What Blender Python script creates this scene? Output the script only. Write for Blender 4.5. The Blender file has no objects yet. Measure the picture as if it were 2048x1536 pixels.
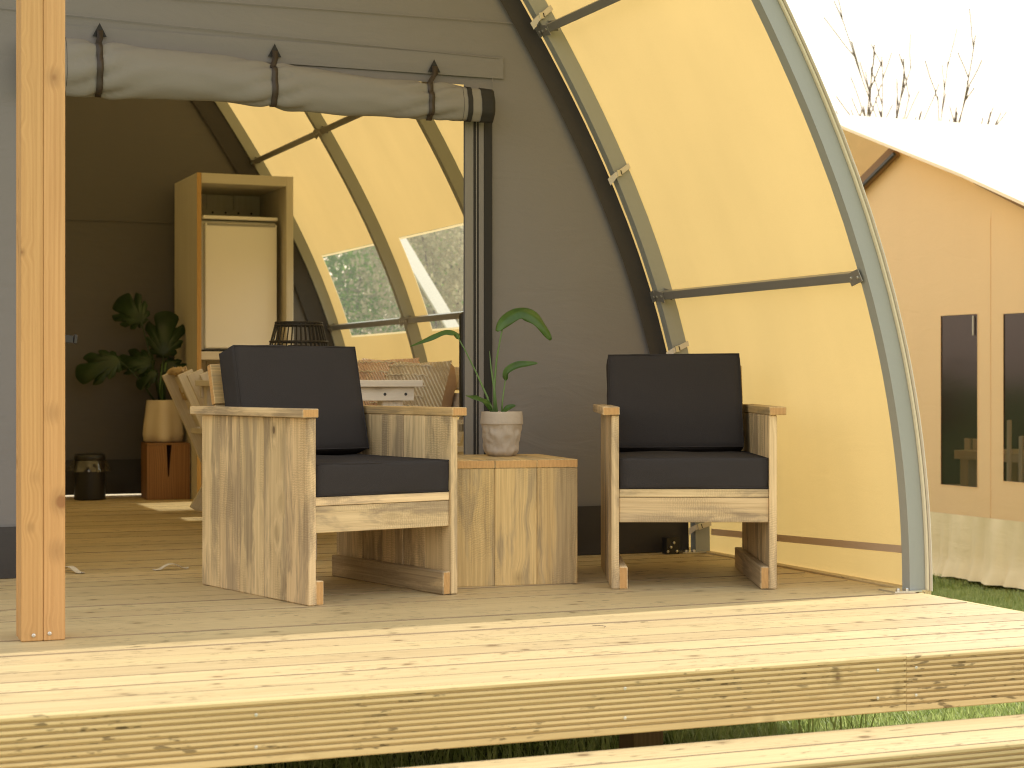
import bpy, bmesh, math, random
import numpy as np
from mathutils import Vector, Matrix, noise
R = math.radians
random.seed(7)
S = bpy.context.scene
COL = S.collection

# ------------------------------------------------------------------ camera, sky, sun, exposure
CAM_H = 0.72; FPX = 3600.0; YAW = R(67.6)
cd = bpy.data.cameras.new('camera'); cam = bpy.data.objects.new('camera', cd); COL.objects.link(cam)
cam.location = (0, 0, CAM_H); cam.rotation_euler = (R(90), 0, YAW - R(90))
cd.sensor_width = 36; cd.lens = FPX / 2048 * 36; cd.shift_y = -3 / 2048
cd.clip_start = 0.05; cd.clip_end = 2000
cd.dof.use_dof = True; cd.dof.focus_distance = 6.3; cd.dof.aperture_fstop = 5.6
S.camera = cam
SUN = Vector((0.86, 0.10, 1.0)).normalized()
w = bpy.data.worlds.new('World'); S.world = w; w.use_nodes = True
nt = w.node_tree; bg = nt.nodes['Background']
sky = nt.nodes.new('ShaderNodeTexSky'); sky.sky_type = 'NISHITA'; sky.sun_disc = False
sky.sun_elevation = math.asin(SUN.z); sky.sun_rotation = math.atan2(SUN.x, SUN.y)
sky.air_density = 3.6; sky.dust_density = 0.3; sky.ozone_density = 0.4
hs = nt.nodes.new('ShaderNodeHueSaturation'); hs.inputs['Saturation'].default_value = 0.45
nt.links.new(sky.outputs[0], hs.inputs['Color']); tn = nt.nodes.new('ShaderNodeMix'); tn.data_type = 'RGBA'; tn.blend_type = 'MULTIPLY'; tn.inputs[0].default_value = 1.0; tn.inputs[7].default_value = (1.04, 0.98, 1.0, 1)
nt.links.new(hs.outputs[0], tn.inputs[6]); nt.links.new(tn.outputs[2], bg.inputs[0])
bg.inputs[1].default_value = 0.15
sl = bpy.data.lights.new('sun', 'SUN'); sun = bpy.data.objects.new('sun', sl); COL.objects.link(sun)
sl.energy = 2.0; sl.angle = R(0.6); sl.color = (1.0, 0.93, 0.82)
sun.rotation_euler = SUN.to_track_quat('Z', 'Y').to_euler(); sun.location = (20, 0, 20)
S.view_settings.view_transform = 'Standard'; S.view_settings.look = 'None'
S.view_settings.exposure = 1.0; S.view_settings.gamma = 1.0
S.cycles.use_denoising = True; S.cycles.filter_width = 1.1
S.cycles.max_bounces = 10; S.cycles.diffuse_bounces = 5; S.cycles.transmission_bounces = 6; S.cycles.transparent_max_bounces = 12
S.cycles.sample_clamp_indirect = 8

# ------------------------------------------------------------------ measuring helpers
VD = Vector((math.cos(YAW), math.sin(YAW), 0)); VR = Vector((math.sin(YAW), -math.cos(YAW), 0)); VC = Vector((0, 0, CAM_H))
def ray(x, y): return VD + VR * ((x - 1024) / FPX) - Vector((0, 0, (y - 765) / FPX))
def at(x, y, D): return VC + ray(x, y) * D
def onz(x, y, z=0.0): v = ray(x, y); return VC + v * ((z - CAM_H) / v.z)
def ony(x, y, Y): v = ray(x, y); return VC + v * (Y / v.y)
def onx(x, y, X): v = ray(x, y); return VC + v * (X / v.x)

# ------------------------------------------------------------------ materials
def newmat(name):
    m = bpy.data.materials.new(name); m.use_nodes = True
    t = m.node_tree; t.nodes.clear()
    out = t.nodes.new('ShaderNodeOutputMaterial')
    return m, t, out
def nd(t, typ, ins=None, **props):
    n = t.nodes.new('ShaderNode' + typ)
    for k, v in props.items(): setattr(n, k, v)
    for k, v in (ins or {}).items():
        if hasattr(v, 'links') or isinstance(v, bpy.types.NodeSocket): t.links.new(v, n.inputs[k])
        else: n.inputs[k].default_value = v
    return n
def c4(c): return (c[0], c[1], c[2], 1)
def mixc(t, f, a, b, blend='MIX'):
    n = nd(t, 'Mix', data_type='RGBA', blend_type=blend)
    for k, v in ((0, f), (6, a), (7, b)):
        if isinstance(v, bpy.types.NodeSocket): t.links.new(v, n.inputs[k])
        else: n.inputs[k].default_value = v if k == 0 else c4(v)
    return n.outputs[2]
def mth(t, op, a, b=0.0, clamp=False):
    n = nd(t, 'Math', operation=op); n.use_clamp = clamp
    for k, v in ((0, a), (1, b)):
        if isinstance(v, bpy.types.NodeSocket): t.links.new(v, n.inputs[k])
        else: n.inputs[k].default_value = v
    return n.outputs[0]
def ramp(t, f, p0, p1, c0=0.0, c1=1.0):
    n = nd(t, 'MapRange', {0: f, 1: p0, 2: p1, 3: c0, 4: c1}, interpolation_type='SMOOTHSTEP'); return n.outputs[0]
def objvec(t, mul=(37.1, 21.7, 13.3)):
    tc = nd(t, 'TexCoord'); oi = nd(t, 'ObjectInfo')
    v = nd(t, 'VectorMath', {0: mul, }, operation='SCALE'); t.links.new(oi.outputs['Random'], v.inputs['Scale'])
    a = nd(t, 'VectorMath', {0: tc.outputs['Object'], 1: v.outputs[0]}, operation='ADD')
    return a.outputs[0], oi.outputs['Random']
def vmul(t, v, s): return nd(t, 'VectorMath', {0: v, 1: s}, operation='MULTIPLY').outputs[0]
def plain(name, col, rough=0.6, metal=0.0, noise_amt=0.0, nscale=8.0, bump=0.0, bscale=60, spec=0.5):
    m, t, out = newmat(name)
    p = nd(t, 'BsdfPrincipled', {'Roughness': rough, 'Metallic': metal, 'Base Color': c4(col), 'Specular IOR Level': spec})
    v, r = objvec(t)
    if noise_amt:
        n = nd(t, 'TexNoise', {'Vector': v, 'Scale': nscale, 'Detail': 5.0})
        t.links.new(mixc(t, mth(t, 'MULTIPLY', n.outputs[0], 1.0), [c * (1 - noise_amt) for c in col], [min(1, c * (1 + noise_amt)) for c in col]), p.inputs['Base Color'])
    if bump:
        n2 = nd(t, 'TexNoise', {'Vector': v, 'Scale': bscale, 'Detail': 4.0})
        b = nd(t, 'Bump', {'Height': n2.outputs[0], 'Strength': bump, 'Distance': 0.01}); t.links.new(b.outputs[0], p.inputs['Normal'])
    t.links.new(p.outputs[0], out.inputs[0]); return m
def wood(name, pale, dark, grey=None, g0=0.45, g1=0.6, knot=1.0, knotcol=(.10, .055, .025), ring=0.4, streak=0.5, rough=0.62, saw=0.0, var=0.12, spec=0.3, kx=2.2, ky=5.5, ksz=1.0, speck=0.0):
    """sawn timber: grain along the board's own X axis"""
    m, t, out = newmat(name)
    v, rnd = objvec(t)
    kv = vmul(t, v, (kx, ky, ky))
    vor = nd(t, 'TexVoronoi', {'Vector': kv, 'Scale': 1.0, 'Randomness': 1.0})
    kd = vor.outputs['Distance']
    bend = ramp(t, kd, 0.0, 0.42, 0.016, 0.0)
    off = nd(t, 'CombineXYZ', {1: bend})
    v2 = nd(t, 'VectorMath', {0: v, 1: off.outputs[0]}, operation='ADD').outputs[0]
    st = nd(t, 'TexNoise', {'Vector': vmul(t, v2, (1.6, 70, 70)), 'Scale': 1.0, 'Detail': 5.0, 'Roughness': 0.65})
    wv = nd(t, 'TexWave', {'Vector': vmul(t, v2, (0.045, 1, 0.6)), 'Scale': 26.0, 'Distortion': 9.0, 'Detail': 2.0, 'Detail Scale': 0.7}, wave_type='BANDS', bands_direction='Y')
    fs_ = nd(t, 'TexNoise', {'Vector': vmul(t, v2, (3.0, 210, 210)), 'Scale': 1.0, 'Detail': 3.0, 'Roughness': 0.7})
    stf = mth(t, 'ADD', mth(t, 'MULTIPLY', ramp(t, st.outputs[0], 0.34, 0.66), 0.62), mth(t, 'MULTIPLY', ramp(t, fs_.outputs[0], 0.35, 0.65), 0.38))
    f = mth(t, 'ADD', mth(t, 'MULTIPLY', stf, streak), mth(t, 'MULTIPLY', wv.outputs['Fac'], ring))
    col = mixc(t, mth(t, 'MINIMUM', f, 1.0), pale, dark)
    if grey:
        gn = nd(t, 'TexNoise', {'Vector': vmul(t, v2, (1.7, 11, 11)), 'Scale': 1.0, 'Detail': 6.0, 'Roughness': 0.62, 'Distortion': 0.6})
        gm = ramp(t, gn.outputs[0], g0, g1)
        gcol = mixc(t, stf, [c * 1.3 for c in grey], [c * 0.68 for c in grey])
        col = mixc(t, mth(t, 'MULTIPLY', gm, 0.85), col, gcol)
    # knots: dark heart with a softer ring round it
    sz = ramp(t, vor.outputs['Color'], 0.15, 0.9, 0.25, 1.0)
    kk = mth(t, 'DIVIDE', kd, mth(t, 'MAXIMUM', sz, 0.05))
    col = mixc(t, mth(t, 'MULTIPLY', ramp(t, kk, 0.22 * ksz, 0.06 * ksz), 0.4 * knot), col, [c * 0.5 for c in dark])
    col = mixc(t, mth(t, 'MULTIPLY', ramp(t, kk, 0.095 * ksz, 0.05 * ksz), 0.85 * knot), col, knotcol)
    if speck:
        sp = nd(t, 'TexNoise', {'Vector': vmul(t, v, (22, 85, 85)), 'Scale': 1.0, 'Detail': 3.0})
        sm = nd(t, 'TexNoise', {'Vector': vmul(t, v, (3, 9, 9)), 'Scale': 1.0, 'Detail': 2.0})
        col = mixc(t, mth(t, 'MULTIPLY', mth(t, 'MULTIPLY', ramp(t, sp.outputs[0], 0.60, 0.67), ramp(t, sm.outputs[0], 0.46, 0.58)), speck), col, [c * 0.38 for c in dark])
    # board-to-board variation
    bv = nd(t, 'HueSaturation', {'Value': mth(t, 'ADD', mth(t, 'MULTIPLY', rnd, 2 * var), 1 - var), 'Color': col, 'Hue': mth(t, 'ADD', mth(t, 'MULTIPLY', mth(t, 'FRACT', mth(t, 'MULTIPLY', rnd, 7.3)), 0.006), 0.497)})
    h = mth(t, 'ADD', mth(t, 'MULTIPLY', stf, -0.5), mth(t, 'MULTIPLY', wv.outputs['Fac'], 0.25))
    colo = bv.outputs[0]
    if saw:
        sv = nd(t, 'Mapping', {'Vector': v, 'Rotation': (0, 0, 0.35)})
        sw = nd(t, 'TexWave', {'Vector': sv.outputs[0], 'Scale': 42.0, 'Distortion': 7.0, 'Detail': 3.0, 'Detail Scale': 1.5}, wave_type='BANDS', bands_direction='X')
        sn = nd(t, 'TexNoise', {'Vector': vmul(t, v, (3, 7, 7)), 'Scale': 1.0, 'Detail': 2.0})
        sm = mth(t, 'MULTIPLY', sw.outputs['Fac'], ramp(t, sn.outputs[0], 0.46, 0.62))
        colo = mixc(t, mth(t, 'MULTIPLY', sm, saw), colo, [c * 0.55 for c in dark])
        h = mth(t, 'SUBTRACT', h, mth(t, 'MULTIPLY', sm, 0.6))
    b = nd(t, 'Bump', {'Height': h, 'Strength': 0.35, 'Distance': 0.003})
    p = nd(t, 'BsdfPrincipled', {'Base Color': colo, 'Roughness': rough, 'Normal': b.outputs[0], 'Specular IOR Level': spec})
    t.links.new(p.outputs[0], out.inputs[0]); return m
def canvas(name, refl, trans, weave=0.15, var=0.06, wrinkle=0.0):
    m, t, out = newmat(name)
    tc = nd(t, 'TexCoord'); v = tc.outputs['Object']
    n = nd(t, 'TexNoise', {'Vector': v, 'Scale': 1.1, 'Detail': 4.0})
    wv = nd(t, 'TexNoise', {'Vector': v, 'Scale': 420.0, 'Detail': 2.0})
    cr = nd(t, 'TexNoise', {'Vector': vmul(t, v, (3, 3, 9)), 'Scale': 1.0, 'Detail': 4.0, 'Distortion': 1.2})
    k = mth(t, 'ADD', mth(t, 'MULTIPLY', n.outputs[0], var * 2), 1 - var)
    k = mth(t, 'ADD', k, mth(t, 'MULTIPLY', mth(t, 'SUBTRACT', wv.outputs[0], 0.5), weave))
    vn = nd(t, 'TexNoise', {'Vector': vmul(t, v, (5, 5, 0.8)), 'Scale': 1.0, 'Detail': 3.0}); k = mth(t, 'ADD', k, mth(t, 'MULTIPLY', mth(t, 'SUBTRACT', vn.outputs[0], 0.5), var))
    def tint(c):
        return nd(t, 'HueSaturation', {'Color': c4(c), 'Value': k}).outputs[0]
    hgt = mth(t, 'ADD', mth(t, 'MULTIPLY', wv.outputs[0], 0.05), mth(t, 'MULTIPLY', cr.outputs[0], wrinkle))
    b = nd(t, 'Bump', {'Height': hgt, 'Strength': 0.5, 'Distance': 0.02})
    d = nd(t, 'BsdfDiffuse', {'Color': tint(refl), 'Normal': b.outputs[0]})
    if trans:
        tr = nd(t, 'BsdfTranslucent', {'Color': tint(trans), 'Normal': b.outputs[0]})
        a = nd(t, 'AddShader'); t.links.new(d.outputs[0], a.inputs[0]); t.links.new(tr.outputs[0], a.inputs[1]); sh = a.outputs[0]
    else: sh = d.outputs[0]
    g = nd(t, 'BsdfGlossy', {'Color': (1, 1, 1, 1), 'Roughness': 0.5})
    mx = nd(t, 'MixShader', {0: 0.02}); t.links.new(sh, mx.inputs[1]); t.links.new(g.outputs[0], mx.inputs[2])
    t.links.new(mx.outputs[0], out.inputs[0]); return m
def pane_mat(name, tint, gloss=0.06, milk=0.0):
    m, t, out = newmat(name)
    tr = nd(t, 'BsdfTransparent', {'Color': c4(tint)}); g = nd(t, 'BsdfGlossy', {'Roughness': 0.08})
    mx = nd(t, 'MixShader', {0: gloss}); t.links.new(tr.outputs[0], mx.inputs[1]); t.links.new(g.outputs[0], mx.inputs[2]); sh = mx.outputs[0]
    if milk:
        tl = nd(t, 'BsdfTranslucent', {'Color': (.75, .75, .72, 1)}); m2 = nd(t, 'MixShader', {0: milk})
        t.links.new(sh, m2.inputs[1]); t.links.new(tl.outputs[0], m2.inputs[2]); sh = m2.outputs[0]
    t.links.new(sh, out.inputs[0]); return m
def leaf_mat(name, c1, c2, rough=0.45, trans=0.35, scale=9):
    m, t, out = newmat(name)
    v, r = objvec(t)
    n = nd(t, 'TexNoise', {'Vector': v, 'Scale': scale, 'Detail': 3.0})
    col = mixc(t, ramp(t, n.outputs[0], 0.3, 0.7), c1, c2)
    p = nd(t, 'BsdfPrincipled', {'Base Color': col, 'Roughness': rough})
    tl = nd(t, 'BsdfTranslucent', {'Color': nd(t, 'HueSaturation', {'Color': col, 'Value': 1.5}).outputs[0]})
    mx = nd(t, 'MixShader', {0: trans}); t.links.new(p.outputs[0], mx.inputs[1]); t.links.new(tl.outputs[0], mx.inputs[2])
    t.links.new(mx.outputs[0], out.inputs[0]); return m

M = {}
M['deck'] = wood('deck_pine', (.62, .50, .28), (.45, .33, .165), knot=1.0, ring=0.3, streak=0.7, var=0.09, rough=0.5, spec=0.5, kx=8.0, ky=12.0, ksz=1.9, knotcol=(.17, .10, .045), speck=1.0)
M['deck_edge'] = plain('dark_board_edge', (.25, .18, .10), 0.85, noise_amt=0.3, nscale=20)  # board sides and bevels coloured darker so the gaps read as dark lines
M['fascia'] = wood('fascia_pine', (.62, .49, .255), (.45, .33, .155), knot=1.0, ring=0.25, streak=0.45, var=0.06, rough=0.75, kx=5.5, ky=3.2, ksz=1.3, knotcol=(.16, .09, .04), speck=0.9)
M['post'] = wood('post_larch', (.58, .345, .145), (.43, .235, .088), knot=1.0, ring=0.28, streak=0.6, var=0.05, rough=0.55, kx=8, ky=10.0, ksz=2.0, knotcol=(.26, .12, .045))
M['old'] = wood('scaffold_plank', (.78, .605, .35), (.45, .325, .17), grey=(.36, .275, .17), g0=0.45, g1=0.57, knot=1.0, ring=0.18, streak=0.66, saw=0.30, var=0.12, kx=5.0, ky=8.0, ksz=1.2, knotcol=(.13, .085, .05))
M['oldwarm'] = wood('scaffold_plank_warm', (.70, .515, .245), (.42, .285, .12), grey=(.36, .275, .155), g0=0.46, g1=0.60, knot=1.0, ring=0.2, streak=0.7, saw=0.22, var=0.10, kx=5.0, ky=7.0, ksz=1.2, knotcol=(.15, .09, .045))
M['cut'] = wood('fresh_cut_wood', (.56, .34, .135), (.42, .235, .085), knot=0.0, ring=0.35, streak=0.35, var=0.07, rough=0.6)
M['white_wood'] = wood('whitewashed_wood', (.74, .69, .61), (.60, .54, .45), knot=0.4, ring=0.25, streak=0.5, var=0.05, knotcol=(.3, .24, .17))
M['cabinet'] = wood('pale_plywood', (.60, .56, .46), (.51, .47, .37), knot=0.2, ring=0.25, streak=0.4, var=0.03)
M['teak'] = wood('stool_teak', (.33, .17, .065), (.20, .10, .038), knot=0.6, ring=0.6, streak=0.5, var=0.05)
M['brownpost'] = wood('brown_timber', (.30, .17, .09), (.20, .11, .055), knot=0.4, ring=0.3)
M['cushion'] = plain('charcoal_fabric', (.041, .037, .037), 0.95, noise_amt=0.25, nscale=350, bump=0.35, bscale=700, spec=0.15)
M['yellow'] = canvas('sand_canvas', (.34, .28, .17), (.268, .192, .074), var=0.10, wrinkle=0.2)
M['weld'] = canvas('weld_tape', (.42, .38, .28), (.40, .33, .20))
M['stripe'] = canvas('taupe_band', (.36, .30, .25), (.15, .11, .075))
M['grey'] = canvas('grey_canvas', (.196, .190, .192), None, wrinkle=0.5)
M['backgrey'] = canvas('shaded_grey_canvas', (.108, .102, .100), None, wrinkle=0.25)  # same grey canvas as the front wall, with interior shade in its colour
M['greyroll'] = canvas('grey_canvas_light', (.215, .207, .195), None, wrinkle=0.35)
M['dark'] = canvas('dark_trim_fabric', (.045, .042, .042), None, wrinkle=0.5)
M['black'] = plain('black_webbing', (.012, .012, .013), 0.7)
M['leather'] = plain('dark_leather', (.035, .025, .02), 0.5, noise_amt=0.2)
M['hoop'] = plain('grey_coated_steel', (.30, .315, .295), 0.45, noise_amt=0.05, nscale=3, bump=0.05)
M['hoopin'] = plain('grey_coated_steel_inner', (.36, .375, .355), 0.45, noise_amt=0.05, nscale=3)
M['purlin'] = plain('purlin_steel', (.30, .29, .27), 0.35, metal=0.5, noise_amt=0.08)
M['steel'] = plain('zinc_steel', (.6, .6, .58), 0.3, metal=0.9)
M['keder'] = plain('cream_keder', (.72, .66, .50), 0.6)
M['webbing'] = plain('cream_webbing', (.62, .57, .47), 0.8, noise_amt=0.1, nscale=60)
M['pvc'] = pane_mat('clear_pvc', (.90, .93, .86), 0.05, 0.07)
M['mesh'] = pane_mat('tinted_pvc', (.55, .55, .52), 0.06, 0.0)
M['peach'] = canvas('peach_canvas', (.83, .585, .325), (.12, .07, .025), wrinkle=0.3)
M['valance'] = canvas('valance_canvas', (.86, .71, .45), (.05, .04, .02), wrinkle=0.7)
M['roofw'] = canvas('pale_roof_canvas', (.60, .57, .49), (.36, .29, .19))
M['white'] = plain('white_lacquer', (.86, .83, .77), 0.35)
M['blackp'] = plain('black_plastic', (.015, .015, .016), 0.4)
M['bag'] = pane_mat('clear_bag', (.8, .8, .78), 0.12, 0.1)
M['pot'] = plain('paper_pot', (.44, .375, .305), 0.85, noise_amt=0.14, nscale=14, bump=0.3, bscale=40)
M['creampot'] = plain('cream_ceramic', (.62, .52, .38), 0.6, noise_amt=0.05)
M['soil'] = plain('soil', (.04, .028, .02), 0.95, noise_amt=0.4, nscale=80)
M['leaf'] = leaf_mat('strelitzia_leaf', (.05, .115, .022), (.085, .17, .03), 0.35, 0.3, 14)
M['stem'] = leaf_mat('green_stem', (.09, .17, .05), (.13, .22, .07), 0.5, 0.1)
M['monstera'] = leaf_mat('monstera_leaf', (.018, .04, .014), (.03, .062, .02), 0.4, 0.2)
M['shrub1'] = leaf_mat('shrub_leaf_green', (.12, .22, .04), (.23, .34, .08), 0.6, 0.5, 2)
M['shrub2'] = leaf_mat('shrub_leaf_pale', (.32, .29, .18), (.50, .43, .30), 0.7, 0.4, 2)
M['grass'] = leaf_mat('grass_blade', (.24, .31, .08), (.42, .46, .18), 0.5, 0.45, 22)
M['bark'] = plain('bare_bark', (.165, .13, .10), 0.9, noise_amt=0.3, nscale=30)
M['fur'] = plain('sheepskin', (.50, .37, .22), 0.95, noise_amt=0.25, nscale=60, bump=0.8, bscale=120)
M['pinkpil'] = plain('pink_pillow', (.85, .62, .50), 0.95, noise_amt=0.12, nscale=40, bump=0.5, bscale=150)
M['beigepil'] = plain('beige_pillow', (.74, .64, .48), 0.95, noise_amt=0.2, nscale=60, bump=0.6, bscale=130)
M['brownpil'] = plain('taupe_pillow', (.52, .37, .27), 0.9, noise_amt=0.12, nscale=30, bump=0.4)
M['woolly'] = plain('cream_wool', (.88, .83, .74), 0.95, noise_amt=0.12, nscale=120, bump=0.8, bscale=200)
M['rattan'] = plain('black_rattan', (.022, .019, .016), 0.6)
def knit(name, c1, c2, scale):
    m, t, out = newmat(name); tc = nd(t, 'TexCoord'); v = tc.outputs['Object']
    zz = nd(t, 'TexWave', {'Vector': v, 'Scale': scale, 'Distortion': 1.5, 'Detail': 2.0}, wave_type='BANDS', bands_direction='DIAGONAL')
    n = nd(t, 'TexNoise', {'Vector': v, 'Scale': 160.0, 'Detail': 3.0}); n2 = nd(t, 'TexNoise', {'Vector': v, 'Scale': 7.0, 'Detail': 2.0})
    f = mth(t, 'MULTIPLY', ramp(t, zz.outputs['Fac'], .45, .75), ramp(t, n2.outputs[0], .35, .55))
    h = mth(t, 'ADD', zz.outputs['Fac'], mth(t, 'MULTIPLY', n.outputs[0], 1.2))
    b = nd(t, 'Bump', {'Height': h, 'Strength': 0.9, 'Distance': 0.006})
    p = nd(t, 'BsdfPrincipled', {'Base Color': mixc(t, f, c1, c2), 'Roughness': 0.95, 'Normal': b.outputs[0], 'Sheen Weight': 0.4}); t.links.new(p.outputs[0], out.inputs[0]); return m
M['beigepil'] = knit('beige_knit', (.60, .49, .35), (.90, .85, .75), 24)
M['pinkpil'] = knit('pink_knit', (.82, .56, .44), (.93, .80, .72), 30)
def ground_mat():
    m, t, out = newmat('lawn_soil')
    tc = nd(t, 'TexCoord')
    n = nd(t, 'TexNoise', {'Vector': tc.outputs['Object'], 'Scale': 1.3, 'Detail': 8.0})
    n2 = nd(t, 'TexNoise', {'Vector': tc.outputs['Object'], 'Scale': 40.0, 'Detail': 5.0})
    c = mixc(t, ramp(t, n.outputs[0], .35, .65), (.16, .22, .045), (.25, .29, .08)); c = mixc(t, ramp(t, n2.outputs[0], .4, .7), c, (.09, .11, .03))
    b = nd(t, 'Bump', {'Height': n2.outputs[0], 'Strength': 0.8, 'Distance': 0.03})
    p = nd(t, 'BsdfPrincipled', {'Base Color': c, 'Roughness': 0.9, 'Normal': b.outputs[0]}); t.links.new(p.outputs[0], out.inputs[0]); return m
M['ground'] = ground_mat()

# ------------------------------------------------------------------ object helpers
def mesh(name, verts, faces, mats, mi=None, smooth=False):
    me = bpy.data.meshes.new(name); me.from_pydata([tuple(v) for v in verts], [], faces)
    for m_ in (mats if isinstance(mats, (list, tuple)) else [mats]): me.materials.append(M[m_])
    if mi: me.polygons.foreach_set('material_index', mi)
    if smooth: me.polygons.foreach_set('use_smooth', [True] * len(me.polygons))
    me.update(); return me
def link(name, me, parent=None, mtx=None):
    o = bpy.data.objects.new(name, me); COL.objects.link(o)
    if parent is not None: o.parent = parent
    if mtx is not None: o.matrix_local = mtx
    return o
def add(name, verts, faces, mats, parent=None, mi=None, smooth=False, mtx=None):
    return link(name, mesh(name, verts, faces, mats, mi, smooth), parent, mtx)
def empty(name, label=None, cat=None, group=None, kind=None, loc=(0, 0, 0), rz=0.0):
    o = bpy.data.objects.new(name, None); COL.objects.link(o); o.location = loc; o.rotation_euler = (0, 0, rz); o.empty_display_size = 0.1
    return tag(o, label, cat, group, kind)
def tag(o, label=None, cat=None, group=None, kind=None):
    if label: o['label'] = label
    if cat: o['category'] = cat
    if group: o['group'] = group
    if kind: o['kind'] = kind
    return o
_cache = {}
def boxmesh(name, sx, sy, sz, mat, endmat=None, bev=0.002, seg=1):
    key = (round(sx, 4), round(sy, 4), round(sz, 4), mat, endmat, bev, seg)
    if key in _cache: return _cache[key]
    bm = bmesh.new(); bmesh.ops.create_cube(bm, size=1.0)
    for v in bm.verts: v.co = (v.co.x * sx, v.co.y * sy, v.co.z * sz)
    if bev: bmesh.ops.bevel(bm, geom=list(bm.edges), offset=bev, segments=seg, affect='EDGES', profile=0.5)
    if endmat:
        for f in bm.faces:
            f.normal_update()
            if abs(f.normal.x) > 0.9: f.material_index = 1
    me = bpy.data.meshes.new(name); bm.to_mesh(me); bm.free()
    me.materials.append(M[mat])
    if endmat: me.materials.append(M[endmat])
    _cache[key] = me; return me
def frame(c, ex, ey=None):
    """matrix with its X axis along ex, Y roughly along ey, origin c"""
    ex = Vector(ex).normalized(); ey = Vector(ey if ey is not None else ((0, 0, 1) if abs(ex.z) < 0.9 else (0, 1, 0)))
    ez = ex.cross(ey).normalized(); ey = ez.cross(ex)
    m = Matrix.Identity(4)
    for i, a in enumerate((ex, ey, ez)): m[0][i], m[1][i], m[2][i] = a
    m.translation = Vector(c); return m
def plank(name, parent, lo, hi, grain, mat, endmat=None, bev=0.002):
    """axis aligned board in the parent's space; grain = 'x','y','z' (long axis)"""
    lo = Vector(lo); hi = Vector(hi); c = (lo + hi) / 2; s = hi - lo
    if grain == 'x': m = frame(c, (1, 0, 0), (0, 1, 0)); d = (s.x, s.y, s.z)
    elif grain == 'y': m = frame(c, (0, 1, 0), (-1, 0, 0)); d = (s.y, s.x, s.z)
    else: m = frame(c, (0, 0, 1), (1, 0, 0)); d = (s.z, s.x, s.y)
    return link(name, boxmesh(name, *d, mat, endmat, bev), parent, m)
def bar(name, parent, a, b, wdt, thk, mat, endmat=None, side=None, bev=0.002):
    a = Vector(a); b = Vector(b)
    return link(name, boxmesh(name, (b - a).length, wdt, thk, mat, endmat, bev), parent, frame((a + b) / 2, b - a, side))
def tube_geo(pts, radii, n=8, caps=True, off=0):
    vs = []; fs = []; pts = [Vector(p) for p in pts]
    up = Vector((0.13, 0.31, 0.94)).normalized(); prev = None
    for i, p in enumerate(pts):
        tdir = (pts[min(i + 1, len(pts) - 1)] - pts[max(i - 1, 0)]).normalized()
        if prev is None:
            a = tdir.cross(up)
            if a.length < 1e-3: a = tdir.cross(Vector((1, 0, 0)))
            a.normalize()
        else:
            a = prev - tdir * prev.dot(tdir); a.normalize()
        prev = a; b = tdir.cross(a); r = radii[i] if hasattr(radii, '__len__') else radii
        for k in range(n):
            an = 2 * math.pi * k / n; vs.append(p + a * (r * math.cos(an)) + b * (r * math.sin(an)))
    for i in range(len(pts) - 1):
        for k in range(n):
            k2 = (k + 1) % n; fs.append((off + i * n + k, off + i * n + k2, off + (i + 1) * n + k2, off + (i + 1) * n + k))
    if caps:
        fs.append(tuple(off + k for k in range(n))[::-1]); fs.append(tuple(off + (len(pts) - 1) * n + k for k in range(n)))
    return vs, fs
def tube(name, parent, pts, r, mat, n=8, smooth=True):
    v, f = tube_geo(pts, r, n); return add(name, v, f, mat, parent, smooth=smooth)
def lathe(name, parent, prof, mat, n=32, c=(0, 0, 0), wob=None, smooth=True):
    vs = []; fs = []
    for (r_, z_) in prof:
        for k in range(n):
            a = 2 * math.pi * k / n; rr = r_ + (wob(a, z_) if wob else 0)
            vs.append((c[0] + rr * math.cos(a), c[1] + rr * math.sin(a), c[2] + z_))
    for i in range(len(prof) - 1):
        for k in range(n):
            k2 = (k + 1) % n; fs.append((i * n + k, i * n + k2, (i + 1) * n + k2, (i + 1) * n + k))
    return add(name, vs, fs, mat, parent, smooth=smooth)
def disc(name, parent, c, nrm, r, h, mat, n=10):
    nrm = Vector(nrm).normalized(); c = Vector(c)
    v, f = tube_geo([c, c + nrm * h * 0.7, c + nrm * h], [r, r, r * 0.6], n); return add(name, v, f, mat, parent)
def softbox(name, parent, sx, sy, sz, mat, mtx, rad=0.02, puff=0.012, seed=0.0, n=14):
    """upholstered block: rounded edges, slightly bulging faces"""
    bm = bmesh.new(); bmesh.ops.create_cube(bm, size=2.0); bmesh.ops.subdivide_edges(bm, edges=list(bm.edges), cuts=n, use_grid_fill=True)
    h = Vector((sx / 2, sy / 2, sz / 2))
    for v in bm.verts:
        u = v.co.copy()
        # push grid lines toward the edges so that rounding is sharp
        q = Vector([math.copysign(1 - (1 - abs(a)) ** 1.0, a) for a in u]); p = Vector((q.x * h.x, q.y * h.y, q.z * h.z))
        inner = Vector([max(-(h[i] - rad), min(h[i] - rad, p[i])) for i in range(3)]); d = p - inner
        if d.length > 1e-9: p = inner + d.normalized() * min(rad, max(abs(d.x), abs(d.y), abs(d.z)))
        mx = [abs(a) for a in u]; ax = mx.index(max(mx)); o1, o2 = [(1, 2), (0, 2), (0, 1)][ax]
        b = (1 - u[o1] ** 2) * (1 - u[o2] ** 2)
        p[ax] += math.copysign(puff * b, u[ax]) + 0.005 * noise.noise(p * 7 + Vector((seed, seed, 0))) + 0.002 * noise.noise(p * 22 + Vector((seed, 0, seed)))
        v.co = p
    me = bpy.data.meshes.new(name); bm.to_mesh(me); bm.free(); me.materials.append(M[mat])
    me.polygons.foreach_set('use_smooth', [True] * len(me.polygons))
    return link(name, me, parent, mtx)

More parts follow.
